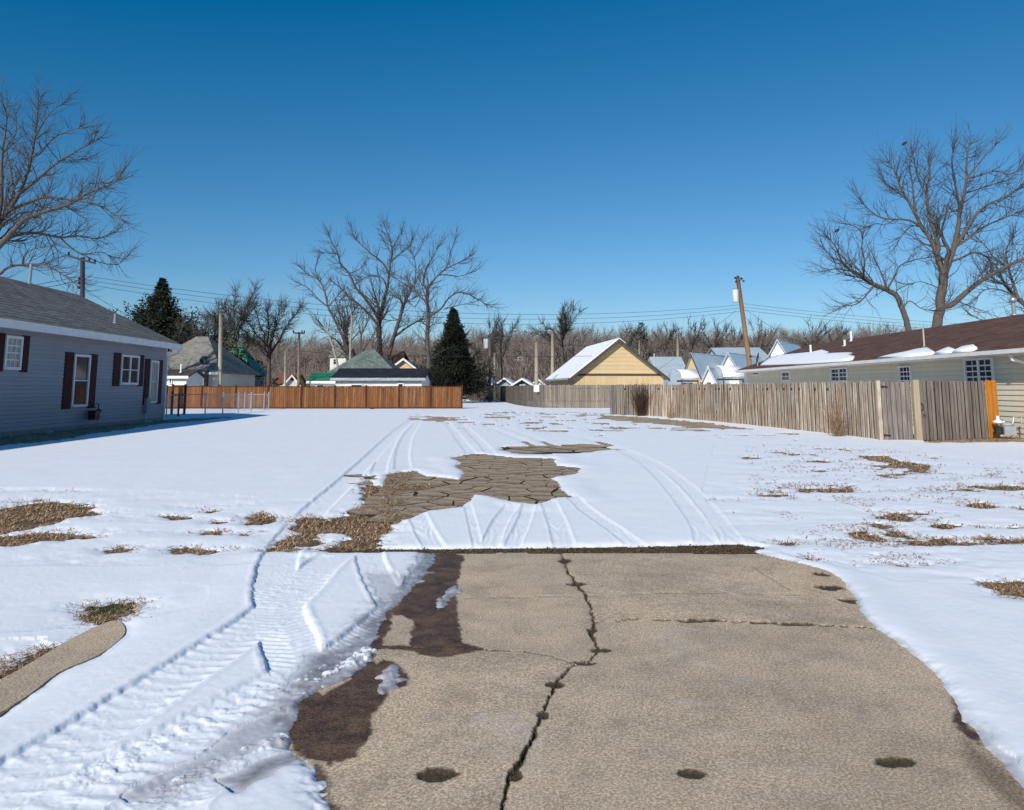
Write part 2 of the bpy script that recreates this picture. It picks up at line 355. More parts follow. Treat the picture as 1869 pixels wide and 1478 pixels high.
def grass_mat(name, cols):
    m = NT(name); v = m.coords(); f = m.noise(v, 30, 2); m.col(m.ramp(f, [(.3, cols[0]), (.5, cols[1]), (.68, cols[2])]))
    m.b.inputs['Roughness'].default_value = .8; m.b.inputs['Specular IOR Level'].default_value = .2; return m.m
M['dry_grass'] = grass_mat('dry_grass', [(.15, .08, .05), (.36, .23, .13), (.58, .44, .28)])
M['moss'] = grass_mat('crack_weed', [(.03, .022, .012), (.09, .065, .03), (.20, .15, .07)])
M['green_grass'] = grass_mat('green_grass', [(.03, .05, .015), (.08, .10, .035), (.22, .17, .08)])
# ================================================================= GROUND
rs = np.random.RandomState(7)
def vnoise(x, y, seed=0):
    xi = np.floor(x).astype(np.int64); yi = np.floor(y).astype(np.int64); fx = x-xi; fy = y-yi
    fx = fx*fx*(3-2*fx); fy = fy*fy*(3-2*fy)
    def h(a, b):
        n = (a*374761393 + b*668265263 + seed*974634777) & 0xffffffff
        n = ((n ^ (n >> 13))*1274126177) & 0xffffffff
        return ((n ^ (n >> 16)) & 0xffff)/65535.0
    a = h(xi, yi); b = h(xi+1, yi); c = h(xi, yi+1); d = h(xi+1, yi+1)
    return (a+(b-a)*fx)*(1-fy) + (c+(d-c)*fx)*fy
def fbm(x, y, f, oct=4, seed=0, gain=.5):
    s = np.zeros_like(x); a = 1.0; t = 0
    for i in range(oct):
        s += a*(vnoise(x*f, y*f, seed+i*17)-.5); t += a; a *= gain; f *= 2.03
    return s/t*2            # about -1..1
def sdist(P, X, Y, pad):
    """signed distance to the closed polygon P (metres), positive inside, -pad far away"""
    P = np.asarray(P); out = np.full(X.shape, -pad, float)
    m = (X > P[:, 0].min()-pad) & (X < P[:, 0].max()+pad) & (Y > P[:, 1].min()-pad) & (Y < P[:, 1].max()+pad)
    if not m.any(): return out
    x = X[m]; y = Y[m]; d2 = np.full(x.shape, 1e9); ins = np.zeros(x.shape, bool); n = len(P)
    for i in range(n):
        ax, ay = P[i]; bx, by = P[(i+1) % n]; ex, ey = bx-ax, by-ay; L = ex*ex+ey*ey+1e-12
        t = np.clip(((x-ax)*ex+(y-ay)*ey)/L, 0, 1); d2 = np.minimum(d2, (x-ax-t*ex)**2+(y-ay-t*ey)**2)
        c = ((ay > y) != (by > y)) & (x < (bx-ax)*(y-ay)/((by-ay) if abs(by-ay) > 1e-12 else 1e-12)+ax); ins ^= c
    d = np.sqrt(d2); d = np.where(ins, d, -d); out[m] = np.maximum(d, -pad); return out
def smooth_line(P, per=4):
    P = np.asarray(P, float); Q = np.vstack([2*P[0]-P[1], P, 2*P[-1]-P[-2]]); o = []
    for i in range(1, len(Q)-2):
        for k in range(per):
            t = k/per; p0, p1, p2, p3 = Q[i-1], Q[i], Q[i+1], Q[i+2]
            o.append(.5*((2*p1)+(-p0+p2)*t+(2*p0-5*p1+4*p2-p3)*t*t+(-p0+3*p1-3*p2+p3)*t**3))
    o.append(P[-1]); return np.array(o)
def ldist(P, X, Y, pad):
    """distance, side offset and arc length along the polyline P"""
    P = np.asarray(P); D = np.full(X.shape, 1e3); S = np.zeros(X.shape); A = np.zeros(X.shape)
    m = (X > P[:, 0].min()-pad) & (X < P[:, 0].max()+pad) & (Y > P[:, 1].min()-pad) & (Y < P[:, 1].max()+pad)
    if not m.any(): return D, S, A
    x = X[m]; y = Y[m]; bd = np.full(x.shape, 1e3); bs = np.zeros(x.shape); ba = np.zeros(x.shape); acc = 0
    for i in range(len(P)-1):
        ax, ay = P[i]; bx, by = P[i+1]; ex, ey = bx-ax, by-ay; L2 = ex*ex+ey*ey+1e-12; L = math.sqrt(L2)
        t = np.clip(((x-ax)*ex+(y-ay)*ey)/L2, 0, 1); d = np.hypot(x-ax-t*ex, y-ay-t*ey)
        cr = (ex*(y-ay)-ey*(x-ax))/L; k = d < bd
        bd[k] = d[k]; bs[k] = (np.sign(cr)*d)[k]; ba[k] = (acc+t*L)[k]; acc += L
    D[m] = bd; S[m] = bs; A[m] = ba; return D, S, A
def sstep(a, b, x):
    t = np.clip((x-a)/(b-a), 0, 1); return t*t*(3-2*t)
# ---- outlines in the photograph, taken down to the ground plane
HOLE = [(605,1500),(590,1440),(558,1386),(535,1365),(526,1330),(536,1296),(560,1272),(600,1252),(640,1235),(672,1205),(690,1186),(668,1180),(688,1150),(704,1118),(730,1098),(760,1072),(786,1042),(798,1011),(846,1009),(1000,1007),(1200,1006),(1345,1009),(1385,1013),(1440,1022),(1500,1040),(1530,1057),(1545,1075),(1560,1095),(1580,1130),(1600,1148),(1660,1188),(1710,1235),(1750,1290),(1775,1325),(1800,1362),(1835,1405),(1869,1442),(1960,1540),(2050,1700),(560,1700)]
ISL = [[(683,1258),(690,1235),(700,1220),(716,1210),(728,1222),(748,1240),(742,1250),(715,1258),(690,1266)], [(795,1108),(808,1090),(822,1076),(834,1070),(832,1080),(815,1098),(800,1112)]]
PAVE = [(823,836),(845,832),(865,828),(903,831),(940,835),(1010,837),(1015,850),(1063,854),(1047,866),(1002,873),(1021,880),(1023,892),(1039,908),(1010,910),(978,922),(935,916),(903,908),(865,903),(858,914),(839,927),(775,935),(748,946),(721,954),(700,940),(700,884),(705,866),(730,861),(758,860),(775,868),(840,876),(848,862),(832,852),(845,845)]
PAVE2 = [(914,815),(978,815),(1037,811),(1090,811),(1120,819),(1042,827),(951,828),(924,823)]
PAVE3 = [(737,761),(775,757),(844,760),(871,767),(807,769),(742,768)]
GRASS_H = [
 [(662,868),(689,868),(686,884),(702,890),(712,930),(725,953),(700,968),(691,973),(705,1000),(660,1006),(614,1006),(560,1003),(600,996),(635,991),(640,975),(593,972),(571,989),(539,1007),(486,1003),(496,986),(534,970),(528,946),(560,938),(600,946),(640,940),(643,922),(662,916),(659,895)],
 [(-30,930),(0,928),(40,920),(80,914),(150,917),(158,932),(200,935),(130,945),(90,958),(40,968),(-30,976)],
 [(-30,979),(60,972),(100,966),(165,979),(110,986),(20,994),(-30,996)],
 [(190,1002),(218,996),(250,999),(235,1004),(200,1006)], [(300,999),(340,995),(380,1001),(425,1001),(380,1007),(320,1007)],
 [(298,940),(330,938),(348,944),(320,947)],[(364,932),(400,929),(385,934)],[(448,940),(480,935),(512,940),(490,953),(462,955)],[(388,950),(412,950),(400,953)],
 [(140,1105),(160,1100),(190,1100),(215,1098),(243,1097),(238,1110),(222,1126),(205,1135),(180,1138),(155,1130),(160,1115)],
 [(0,1225),(20,1208),(50,1190),(90,1178),(112,1178),(96,1200),(60,1226),(0,1262)],[(122,1172),(150,1160),(176,1148),(170,1160),(128,1182)],
 [(1795,1059),(1830,1056),(1890,1055),(1920,1060),(1920,1095),(1869,1088),(1830,1080)],
 [(1586,943),(1612,935),(1635,929),(1653,934),(1665,944),(1693,949),(1659,950),(1625,948)],[(1580,952),(1612,955),(1640,958),(1612,961)],[(1684,955),(1705,951),(1755,957),(1722,965)],
 [(1547,970),(1568,967),(1598,976),(1623,987),(1586,985),(1560,978)],[(1612,972),(1636,966),(1660,975),(1636,979)],[(1412,989),(1434,987),(1456,988),(1434,993)],[(1765,919),(1790,916),(1820,923),(1790,925)],
 [(1462,1012),(1480,1012),(1486,1020),(1470,1018)],[(1500,990),(1515,985),(1520,990)],[(1770,980),(1790,977),(1860,982),(1800,983)],[(1740,893),(1765,890),(1792,895)],
 [(1558,829),(1600,830),(1650,840),(1705,850),(1690,855),(1640,851),(1600,841)],[(1350,832),(1385,834),(1370,837)],
 [(1100,757),(1190,762),(1290,771),(1375,783),(1300,781),(1180,771),(1090,763)],
 [(1684,802),(1760,800),(1830,795),(1990,785),(1990,806),(1850,806),(1700,807)],
 [(-80,812),(0,797),(150,780),(297,766),(400,761),(440,760),(380,765),(300,772),(225,783),(130,797),(100,803),(0,812),(-80,822)],
]
JOINT = [(600,1004),(700,1000),(846,1000),(950,998),(1150,996),(1290,993),(1350,991),(1385,996),(1370,1002),(1388,1012),(1340,1009),(1200,1006),(1000,1006),(846,1008),(700,1006),(580,1007)]
CURB = [(-80,1275),(0,1240),(80,1195),(130,1165),(190,1137),(216,1133),(228,1146),(222,1163),(180,1195),(110,1225),(60,1262),(0,1300),(-80,1345)]
SLAB = [(470,1008),(1388,1011),(1515,1040),(1590,1085),(1660,1150),(1800,1262),(2050,1420),(2500,1700),(-900,1700),(-250,1420),(0,1345),(200,1240),(330,1150),(420,1080)]
gp = gnd_np
# ---- tyre tracks: (pixels, half width m, depth, tread pitch)
TR = [
 ([(752,768),(728,785),(700,812),(662,850),(615,895),(565,940),(528,985),(508,1030),(503,1080),(512,1130),(528,1180),(545,1225)], .155, .022, .068),
 ([(762,772),(745,795),(735,825),(735,858)], .15, .014, .075), ([(742,772),(722,795),(702,830),(690,868)], .13, .014, .05),
 ([(640,1008),(610,1020),(580,1044),(545,1080),(500,1120),(440,1165),(340,1232),(210,1318),(80,1402),(-60,1490)], .16, .021, .10),
 ([(672,1008),(680,1040),(700,1080),(722,1112)], .115, .018, .065),
 ([(810,1010),(785,1045),(745,1095),(700,1135),(640,1185),(560,1235)], .12, .024, .05),
 ([(535,1242),(480,1275),(400,1320),(300,1375),(160,1450),(60,1510)], .16, .018, .09),
 ([(530,1318),(470,1350),(380,1400),(300,1445),(230,1500)], .10, .018, .037),
 ([(500,1385),(430,1415),(370,1450),(320,1490)], .09, .014, .037),
 ([(815,770),(832,792),(850,815),(862,830)], .12, .016, .05), ([(840,770),(862,792),(885,815),(898,832)], .12, .016, .05),
 ([(868,770),(920,790),(965,810),(1005,832)], .12, .015, .05), ([(885,768),(945,788),(1000,810),(1035,825)], .12, .015, .05),
 ([(975,778),(1050,797),(1110,813),(1165,838),(1205,870),(1245,915),(1275,955),(1290,994)], .105, .014, .05),
 ([(1060,797),(1130,818),(1195,845),(1245,880),(1290,925),(1320,965),(1338,992)], .105, .014, .05),
 ([(760,940),(772,965),(792,997)], .10, .014, .045), ([(852,920),(862,955),(872,996)], .05, .012, .045),
 ([(935,925),(915,950),(893,997)], .085, .018, .045), ([(965,925),(955,955),(935,997)], .075, .018, .045),
 ([(1000,918),(1015,950),(1030,996)], .10, .012, .045), ([(1040,906),(1075,935),(1115,962),(1160,995)], .09, .014, .045),
]
# ---- adaptive grid: fine in front, coarse to the sides
def axis(a, b, step): return list(np.arange(a, b, step))
rows = axis(731, 760, 1.0)+axis(760, 1490, 1.7)+axis(1490, 2600, 30)
cols_u = np.array(axis(-14000, -2500, 1500)+axis(-2500, -300, 60)+axis(-300, -20, 12)+axis(-20, 1890, 2.2)+axis(1890, 2200, 12)+axis(2200, 4400, 60)+axis(4400, 16000, 1500))
rows = np.array(rows)
yc = (CY-rows)/F; dy = ct-yc*st; dz = st+yc*ct; tt = -EYE/dz
Yr = dy*tt; Sx = tt/F
order = np.argsort(Yr); Yr = Yr[order]; Sx = Sx[order]
Yr = np.concatenate([Yr, [84, 95]]); Sx = np.concatenate([Sx, [84/Yr[-3]*Sx[-1], 95/Yr[-3]*Sx[-1]]])
GX = np.outer(Sx, cols_u-CX); GY = np.repeat(Yr[:, None], len(cols_u), 1); nr, nc = GX.shape
X = GX.ravel(); Y = GY.ravel()
def build_snow():
    dist = np.maximum(Y, 1.5)
    n1 = fbm(X, Y, .45, 3, 3); n2 = fbm(X, Y, 2.2, 4, 11); n3 = fbm(X, Y, 9, 3, 23); n4 = fbm(X, Y, 30, 2, 31)
    amp = np.clip(dist*.012, .02, .3)
    edge = amp*(.9*n2) + .028*n3 + .012*n4
    edge_s = .025*n2 + .022*n3 + .008*n4
    hole = np.full(X.shape, -.6)
    hm = sdist(gp(HOLE), X, Y, .6) + edge_s + np.where((X < .4) & (Y > 2.6), .025*n3+.014*n4, 0)
    for I in ISL: hm = np.minimum(hm, -(sdist(gp(I), X, Y, .6) + edge_s*1.6+.02*n3+.012*n4))
    hole = np.maximum(hole, hm)
    hole = np.maximum(hole, sdist(gp(CURB), X, Y, .6)+edge_s*.6)
    hole = np.maximum(hole, sdist(gp(PAVE), X, Y, .6)+edge_s*2.0)
    hole = np.maximum(hole, sdist(gp(PAVE2), X, Y, .8)+edge*1.2); hole = np.maximum(hole, sdist(gp(PAVE3), X, Y, 2.)+edge*2.2-.3+.9*fbm(X*.4, Y, 1.2, 3, 37))
    hole = np.maximum(hole, sdist(gp(JOINT), X, Y, .5)+edge_s*1.6+.035)
    lawn = np.full(X.shape, -.8)
    for P in GRASS_H:
        q = gp(P); sz = min(1.0, (q[:, 1].max()-q[:, 1].min())*.9+.1)
        lawn = np.maximum(lawn, sdist(q, X, Y, .8)+edge*1.7*sz+.05*n3+.018*n4+.07*sz*np.minimum(0, fbm(X*.6, Y, 4.2, 3, 29)+.1)*3)
    # thin, half melted stretches: patches come where the noise runs high
    def soft(P, pad): return sstep(-pad, pad, sdist(gp(P), X, Y, pad*1.01))
    w_r = soft([(1380,812),(1560,815),(1869,860),(2050,900),(2050,1010),(1869,1000),(1560,1010),(1420,900)], 1.2)
    w_f = soft([(880,748),(1120,752),(1430,790),(1400,800),(1150,790),(980,790),(820,772)], 2.0)
    w_l = soft([(-20,900),(220,905),(520,925),(520,1010),(-20,1010)], .6)
    m = fbm(X*.5, Y, 2.3, 4, 77)*.9+.25*n3
    lawn = np.maximum(lawn, np.where(w_r > .02, (m-.66+.30*w_r)*.35, -.8))
    lawn = np.maximum(lawn, np.where(w_f > .02, (m-.62+.42*w_f)*1.0, -.8))
    lawn = np.maximum(lawn, np.where(w_l > .02, (m-.72+.22*w_l)*.4, -.8))
    far = (Y > 52); lawn = np.where(far, np.maximum(lawn, (m-.55)*2), lawn)
    d = np.maximum(hole, lawn)
    slab = sdist(gp(SLAB), X, Y, 1.0); zb = -.02+.02*sstep(-.25, .1, slab); zb = np.maximum(zb, -.02+.02*sstep(-.6, -.2, sdist(gp(PAVE), X, Y, 1.0)))
    zb = np.maximum(zb, -.02+.02*sstep(-.05, .05, sdist(gp(CURB), X, Y, .5)))
    dec = np.where(lawn > hole, .15, .06); g = np.where(d < 0, 1-np.exp(d/dec), -np.minimum(1.6, d/.035))
    thick = .033*(1+.2*n1)+.006*n2*(1-np.exp(-Y/6))
    # tracks
    dep = np.zeros(X.shape); rim = np.zeros(X.shape); tread = np.zeros(X.shape); rough = np.zeros(X.shape)
    fade = np.clip(1.6-Y/9, 0, 1)
    for (pl, hw, dd, pitch) in TR:
        L = smooth_line(gp(pl), 4); D, S, A = ldist(L, X, Y, hw*2.2)
        D = D + .012*n3*hw/.15 + .004*n4; t = D/hw
        a = (1-sstep(.90, 1.04, t)) if pitch != .037 else (1-sstep(.6, 1.1, t+.25*n2)); dep = np.maximum(dep, dd*a)
        rim = np.maximum(rim, .004*np.exp(-((t-1.18)/.12)**2)*(1+.8*n3))
        ph = A/pitch + 1.4*np.abs(S)/hw*np.where(pitch > .07, .3, 1)
        w = (np.sin(2*np.pi*ph+1.3*n3)*.5+.5)**1.5*np.clip(.95+n2*.9, .3, 1.4)
        side = (.35+.65*sstep(.45, .8, t)) if pitch > .09 else 1
        tread = np.where((t < 1.0), np.maximum(tread, ((.003 if pitch == .09 else .0008 if pitch == .037 else .0065)*w*fade*side*(1+.4*n2)+.003*np.abs(n4+n3*.6)*np.clip(1.6-Y/14, .5, 1))*a), tread)
    # snow chunks beside the churned wheel marks
    chunk = np.zeros(X.shape)
    for pl, wd, hh in (([(640,1205),(590,1235),(545,1262),(500,1262),(430,1300),(330,1350),(180,1420)], .12, .016), ([(520,1350),(440,1385),(380,1410),(300,1455)], .07, .018), ([(680,1185),(640,1215),(590,1240)], .07, .03), ([(690,1120),(740,1106),(790,1098)], .03, .012), ([(505,1075),(550,1085),(560,1098)], .05, .012)):
        L = smooth_line(gp(pl), 3); D, S, A = ldist(L, X, Y, wd*2)
        k = np.clip(fbm(X, Y, 24, 4, 55, .6)*1.5+.15, 0, 1)**.7
        chunk = np.maximum(chunk, hh*.48*k*(1-sstep(.5, 1.1, D/wd)))
    on = np.clip(g, 0, 1)
    z = zb + thick*g + (-dep+rim*(dep < .002)+tread)*on + chunk*np.clip(g*1.5+.4, 0, 1) + .0012*n4*on*np.clip(2-Y/8, 0, 1)
    z = np.where(g < 0, zb+thick*g+chunk*np.clip(1+g*2, 0, 1), z)
    z = np.where(g > .05, np.maximum(z, zb+.004*g+tread), z)
    # thin slush
    sl = np.zeros(X.shape)
    for P, s in (([(775,1010),(842,1010),(835,1060),(780,1110),(690,1150),(640,1190),(690,1120),(740,1090)], 1.1), ([(560,1200),(640,1180),(690,1186),(640,1238),(560,1275),(520,1262),(530,1235)], 1.0),
                 ([(535,1290),(500,1300),(420,1340),(330,1400),(220,1470),(300,1470),(400,1420),(480,1370),(530,1350)], .6), ([(540,1375),(480,1395),(400,1430),(440,1450),(500,1420),(552,1392)], 1.1),
                 ([(672,1050),(720,1050),(742,1098),(700,1110)], .45), ([(1750,1290),(1800,1340),(1869,1420),(1930,1500),(1869,1460),(1800,1385),(1755,1320)], .8)):
        sd = sdist(gp(P), X, Y, .5)+.05*n2+.03*n3; sl = np.maximum(sl, s*sstep(-.07, .07, sd))
    z = np.where((sl > .3) & (g > 0), np.minimum(z, z*.55+.45*(zb+.006+chunk)), z)
    sl = np.maximum(sl, .95*sstep(-.20, -.01, hm+.05*n3+.03*n4)*(X < .4)*(Y > 3.2)*(Y < 7.4)); sl = np.maximum(sl, .5*sstep(-.05, -.004, hm)*(fbm(X, Y, 1.3, 2, 9) > .0)*(X > .4))
    sl = np.maximum(sl, .35*sstep(-.03, 0, d)*(Y < 14)); sl = sl*(chunk < .006)
    keep = g > -1.3
    idx = np.arange(nr*nc).reshape(nr, nc)
    a = idx[:-1, :-1].ravel(); b = idx[:-1, 1:].ravel(); c = idx[1:, 1:].ravel(); e = idx[1:, :-1].ravel()
    k = keep[a] | keep[b] | keep[c] | keep[e]; Q = np.stack([a, b, c, e], 1)[k]
    used = np.zeros(nr*nc, bool); used[Q.ravel()] = True; remap = np.cumsum(used)-1
    o = np_mesh('snow_cover', np.stack([X, Y, z], 1)[used], remap[Q], M['snow'], attrs={'slush': sl[used]})
    tag(o, 'white snow lying over the empty lot, with curved tyre tracks pressed into it', kind='structure')
    return hole, lawn, zb, d
hole_f, lawn_f, zb_f, d_f = build_snow()
# bare earth under everything
b = MB(); b.add([(-420,-40,-.02),(420,-40,-.02),(420,96,-.02),(-420,96,-.02)], [(0,1,2,3)])
tag(b.build('ground', M['soil']), 'brown earth and dead grass showing where the snow has melted', kind='structure')
b = MB(); b.add([(-420,-40,.02),(420,-40,.02),(420,.78,.02),(-420,.78,.02)], [(0,1,2,3)])
o = tag(b.build('snow_verge', M['snow']), 'smooth snow behind the photographer', kind='structure')
# ---- the concrete apron, its pieces divided by the cracks
C1 = [(1022,1006),(1031,1022),(1036,1042),(1050,1062),(1068,1085),(1078,1108),(1085,1135),(1080,1160),(1093,1186),(1075,1206),(1045,1216),(1020,1240),(1005,1265),(993,1300),(975,1335),(957,1370),(935,1405),(925,1440),(915,1478),(905,1560),(890,1720)]
C2 = [(1085,1136),(1120,1135),(1150,1132),(1230,1132),(1300,1134),(1400,1138),(1480,1141),(1605,1148),(1700,1152),(2300,1180)]
C3 = [(1048,1212),(1000,1197),(960,1190),(890,1187),(840,1180),(760,1182),(700,1184),(600,1190),(300,1205),(-500,1235)]
rws = np.array(axis(1004, 1482, 1.65)+axis(1482, 1700, 15)); cls = np.array(axis(-900, 460, 30)+axis(460, 1900, 2.2)+axis(1900, 2500, 30))
PXg, PYg = np.meshgrid(cls, rws); gxy = gp(np.stack([PXg.ravel(), PYg.ravel()], 1)); sx, sy = gxy[:, 0], gxy[:, 1]
wig = .016*fbm(sx, sy, 9, 3, 5)+.008*fbm(sx, sy, 45, 2, 6)
jx = wig; jy = .012*fbm(sx, sy, 11, 3, 8)
wid = .35+1.3*np.clip(fbm(sx, sy, 3.2, 3, 41)+.15, 0, 1)
dep = np.zeros(sx.shape); dirt = np.zeros(sx.shape)
for L, w0, dd in ((C1, .0037, .018), (C2, .0030, .010), (C3, .0026, .010)):
    D, S, A = ldist(gp(L), sx+jx, sy+jy, .3); w_ = w0*(.45+wid)
    dep = np.maximum(dep, dd*(1-sstep(w_*.7, w_*1.5, D))); dirt = np.maximum(dirt, 1-sstep(w_*1.5, w_*2.3+.004, D))
    if w0 > .0035: dep = np.maximum(dep, .004*(1-sstep(0, .05, D))*(fbm(sx, sy, 6, 3, 13)+.5))
for L in ([(1068,1088),(1130,1087),(1200,1083),(1330,1084),(1480,1087),(1560,1092)], [(1375,1035),(1410,1058),(1445,1078)], [(846,1092),(900,1090),(1040,1088)]):
    D, S, A = ldist(gp(L), sx+jx, sy+jy, .2); q = (1-sstep(.002, .009, D)); dep = np.maximum(dep, .006*q); dirt = np.maximum(dirt, .45*q)
WEEDS = [(798,1415,.085,.055),(1260,1412,.055,.04),(1632,1391,.075,.042),(1031,1024,.05,.10),(1052,1066,.06,.05),(1092,1186,.055,.045),(1066,1209,.06,.035),(1010,1250,.045,.04),(1265,1133,.13,.03),(1383,1137,.06,.025),(1450,1140,.10,.025),(940,1415,.03,.05),(990,1305,.025,.04),(1496,1048,.06,.07),(1515,1074,.11,.07),(1550,1098,.06,.06),(1764,1312,.05,.05),(1080,1150,.03,.04)]
for px_, py_, ra, rb in WEEDS:
    c = ground(px_, py_); q = np.sqrt(((sx-c.x)/ra)**2+((sy-c.y)/rb)**2)+(.25 if py_ > 1380 else .6)*fbm(sx, sy, 13, 4, 19)+.2*fbm(sx, sy, 40, 2, 20)
    dep = np.maximum(dep, .010*(1-sstep(.6, 1.05, q))); dirt = np.maximum(dirt, 1-sstep(.85, 1.15, q))
WET = [(480,1300),(530,1352),(562,1386),(602,1396),(649,1381),(676,1344),(681,1310),(703,1276),(713,1263),(752,1252),(742,1228),(722,1208),(700,1205),(686,1212),(680,1189),(701,1183),(757,1189),(764,1196),(801,1202),(838,1196),(892,1187),(865,1179),(841,1172),(838,1132),(830,1105),(835,1074),(841,1047),(846,1013),(800,1005),(690,1005),(500,1150)]
DRY = [[(712,1118),(730,1122),(755,1132),(752,1150),(744,1178),(703,1176),(703,1162),(713,1148)], [(575,1262),(600,1250),(640,1238),(630,1250),(590,1268)]]
wn = .03*fbm(sx, sy, 6, 4, 61)+.018*fbm(sx, sy, 25, 3, 62)
wet = sstep(-.012, .010, sdist(gp(WET), sx, sy, .4)+wn)
for P in DRY: wet = np.minimum(wet, 1-sstep(-.008, .008, sdist(gp(P), sx, sy, .3)+wn))
wet = np.maximum(wet, sstep(-.015, .015, sdist(gp([(1745,1275),(1762,1300),(1770,1330),(1800,1345),(1790,1362),(1755,1340),(1742,1310)]), sx, sy, .3)+wn))
wet = np.maximum(wet, .6*sstep(-.05, .03, sdist(gp([(1760,1350),(1869,1440),(1990,1560),(1869,1500),(1780,1400)]), sx, sy, .3)+wn))
wet = np.maximum(wet, .9*sstep(-.02, .02, sdist(gp([(575,1390),(600,1440),(625,1478),(640,1520),(560,1520)]), sx, sy, .3)+wn))
slabm = sdist(gp(SLAB), sx, sy, .5) > 0
# which piece: east/west of C1, then north/south of C2 or C3
c1 = smooth_line(C1, 3); o_ = np.argsort(c1[:, 1]); cx1 = np.interp(PYg.ravel(), c1[o_, 1], c1[o_, 0])
east = PXg.ravel() > cx1
c2y = np.interp(PXg.ravel(), [p[0] for p in C2], [p[1] for p in C2]); c3 = C3[::-1]; c3y = np.interp(PXg.ravel(), [p[0] for p in c3], [p[1] for p in c3])
lab = np.where(east, np.where(PYg.ravel() > c2y, 3, 2), np.where(PYg.ravel() > c3y, 1, 0))
tilt = np.array([0.0, .003, .004, 0.001])[lab]
zs = tilt+.0015*fbm(sx, sy, 2, 3, 91)-dep
drive = thing('driveway', None, None); tag(drive, 'bare tan concrete driveway apron, cracked into slabs, with wet stains at its left', kind='structure')
R0, C0 = PXg.shape; ix = np.arange(R0*C0).reshape(R0, C0)
a = ix[:-1, :-1].ravel(); b_ = ix[:-1, 1:].ravel(); c_ = ix[1:, 1:].ravel(); e = ix[1:, :-1].ravel()
Qa = np.stack([a, e, c_, b_], 1); ok = slabm[Qa].all(1)
for k, nm in enumerate(('left far slab with wet stains', 'left near slab with a round weedy hole', 'right far slab', 'right near slab, the largest')):
    Q = Qa[ok & (lab[Qa[:, 0]] == k)]; used = np.zeros(R0*C0, bool); used[Q.ravel()] = True; rm = np.cumsum(used)-1
    o = np_mesh('concrete_slab', np.stack([sx, sy, zs], 1)[used], rm[Q], M['concrete'], drive, attrs={'wet': wet[used], 'dirt': dirt[used]})
# curb strip at the lower left
cp = gp(smooth_line(CURB+[CURB[0]], 3)[:-1])
me = MB().poly_slab([(x, y, .0) for x, y in (cp*1.0)][::-1], .10)
o = me.build('curb', M['concrete']); o['label'] = 'curved strip of tan concrete kerb at the lower left, half under snow'; o['kind'] = 'structure'
# ---- cracked old pavement, each piece a polygon
old = thing('old_pavement', None, None); tag(old, 'patch of old brown pavement broken into pieces in the middle of the lot', kind='structure')
def voronoi_pieces(poly_px, step, parent, seed, grow_=.25):
    P = gp(poly_px); r = random.Random(seed); x0, y0 = P.min(0)-grow_; x1, y1 = P.max(0)+grow_; S = []
    y = y0
    while y < y1:
        x = x0
        while x < x1:
            S.append((x+r.uniform(-.42, .42)*step, y+r.uniform(-.42, .42)*step*1.4)); x += step
        y += step*1.4
    S = np.array(S); ins = sdist(P, S[:, 0], S[:, 1], 1.0) > -grow_
    for i in np.nonzero(ins)[0]:
        c = S[i]; poly = [(c[0]-step*2, c[1]-step*2), (c[0]+step*2, c[1]-step*2), (c[0]+step*2, c[1]+step*2), (c[0]-step*2, c[1]+step*2)]
        d2 = ((S-c)**2).sum(1); nb = np.argsort(d2)[1:18]
        gap = step*.012+r.random()**3*step*.07
        for j in nb:
            n_ = S[j]-c; L = math.hypot(*n_); n_ = n_/L; dd = L/2-gap; new = []
            for q in range(len(poly)):
                a_ = poly[q]; b2 = poly[(q+1) % len(poly)]; da = (a_[0]-c[0])*n_[0]+(a_[1]-c[1])*n_[1]-dd; db = (b2[0]-c[0])*n_[0]+(b2[1]-c[1])*n_[1]-dd
                if da <= 0: new.append(a_)
                if da*db < 0: t = da/(da-db); new.append((a_[0]+(b2[0]-a_[0])*t, a_[1]+(b2[1]-a_[1])*t))
            poly = new
            if len(poly) < 3: break
        if len(poly) < 3: continue
        out = []
        for q in range(len(poly)):      # break the straight edges a little
            a_ = poly[q]; b2 = poly[(q+1) % len(poly)]; out.append(a_)
            L = math.hypot(b2[0]-a_[0], b2[1]-a_[1])
            if L > step*.35:
                u = (-(b2[1]-a_[1])/L, (b2[0]-a_[0])/L); k = r.uniform(-.05, .05)*L; out.append(((a_[0]+b2[0])/2+u[0]*k, (a_[1]+b2[1])/2+u[1]*k))
        z = r.uniform(-.002, .003); mb = MB().poly_slab([(p[0]-c[0], p[1]-c[1], 0) for p in out], .03)
        pc = mb.build('pavement_piece', M['pavement'], parent, loc=(c[0], c[1], z)); pc.data.materials.append(M['crack_dirt'])
        for f_ in pc.data.polygons:
            if abs(f_.normal.z) < .5: f_.material_index = 1      # dirt packed on the broken sides
for PP in (PAVE, PAVE2):
    MB().poly_slab([(x, y, -.012) for x, y in gp(PP)][::-1], .004).build('pavement_base', M['crack_dirt'], old)
voronoi_pieces(PAVE, .30, old, 3)
voronoi_pieces(PAVE2, .8, old, 4, .3)
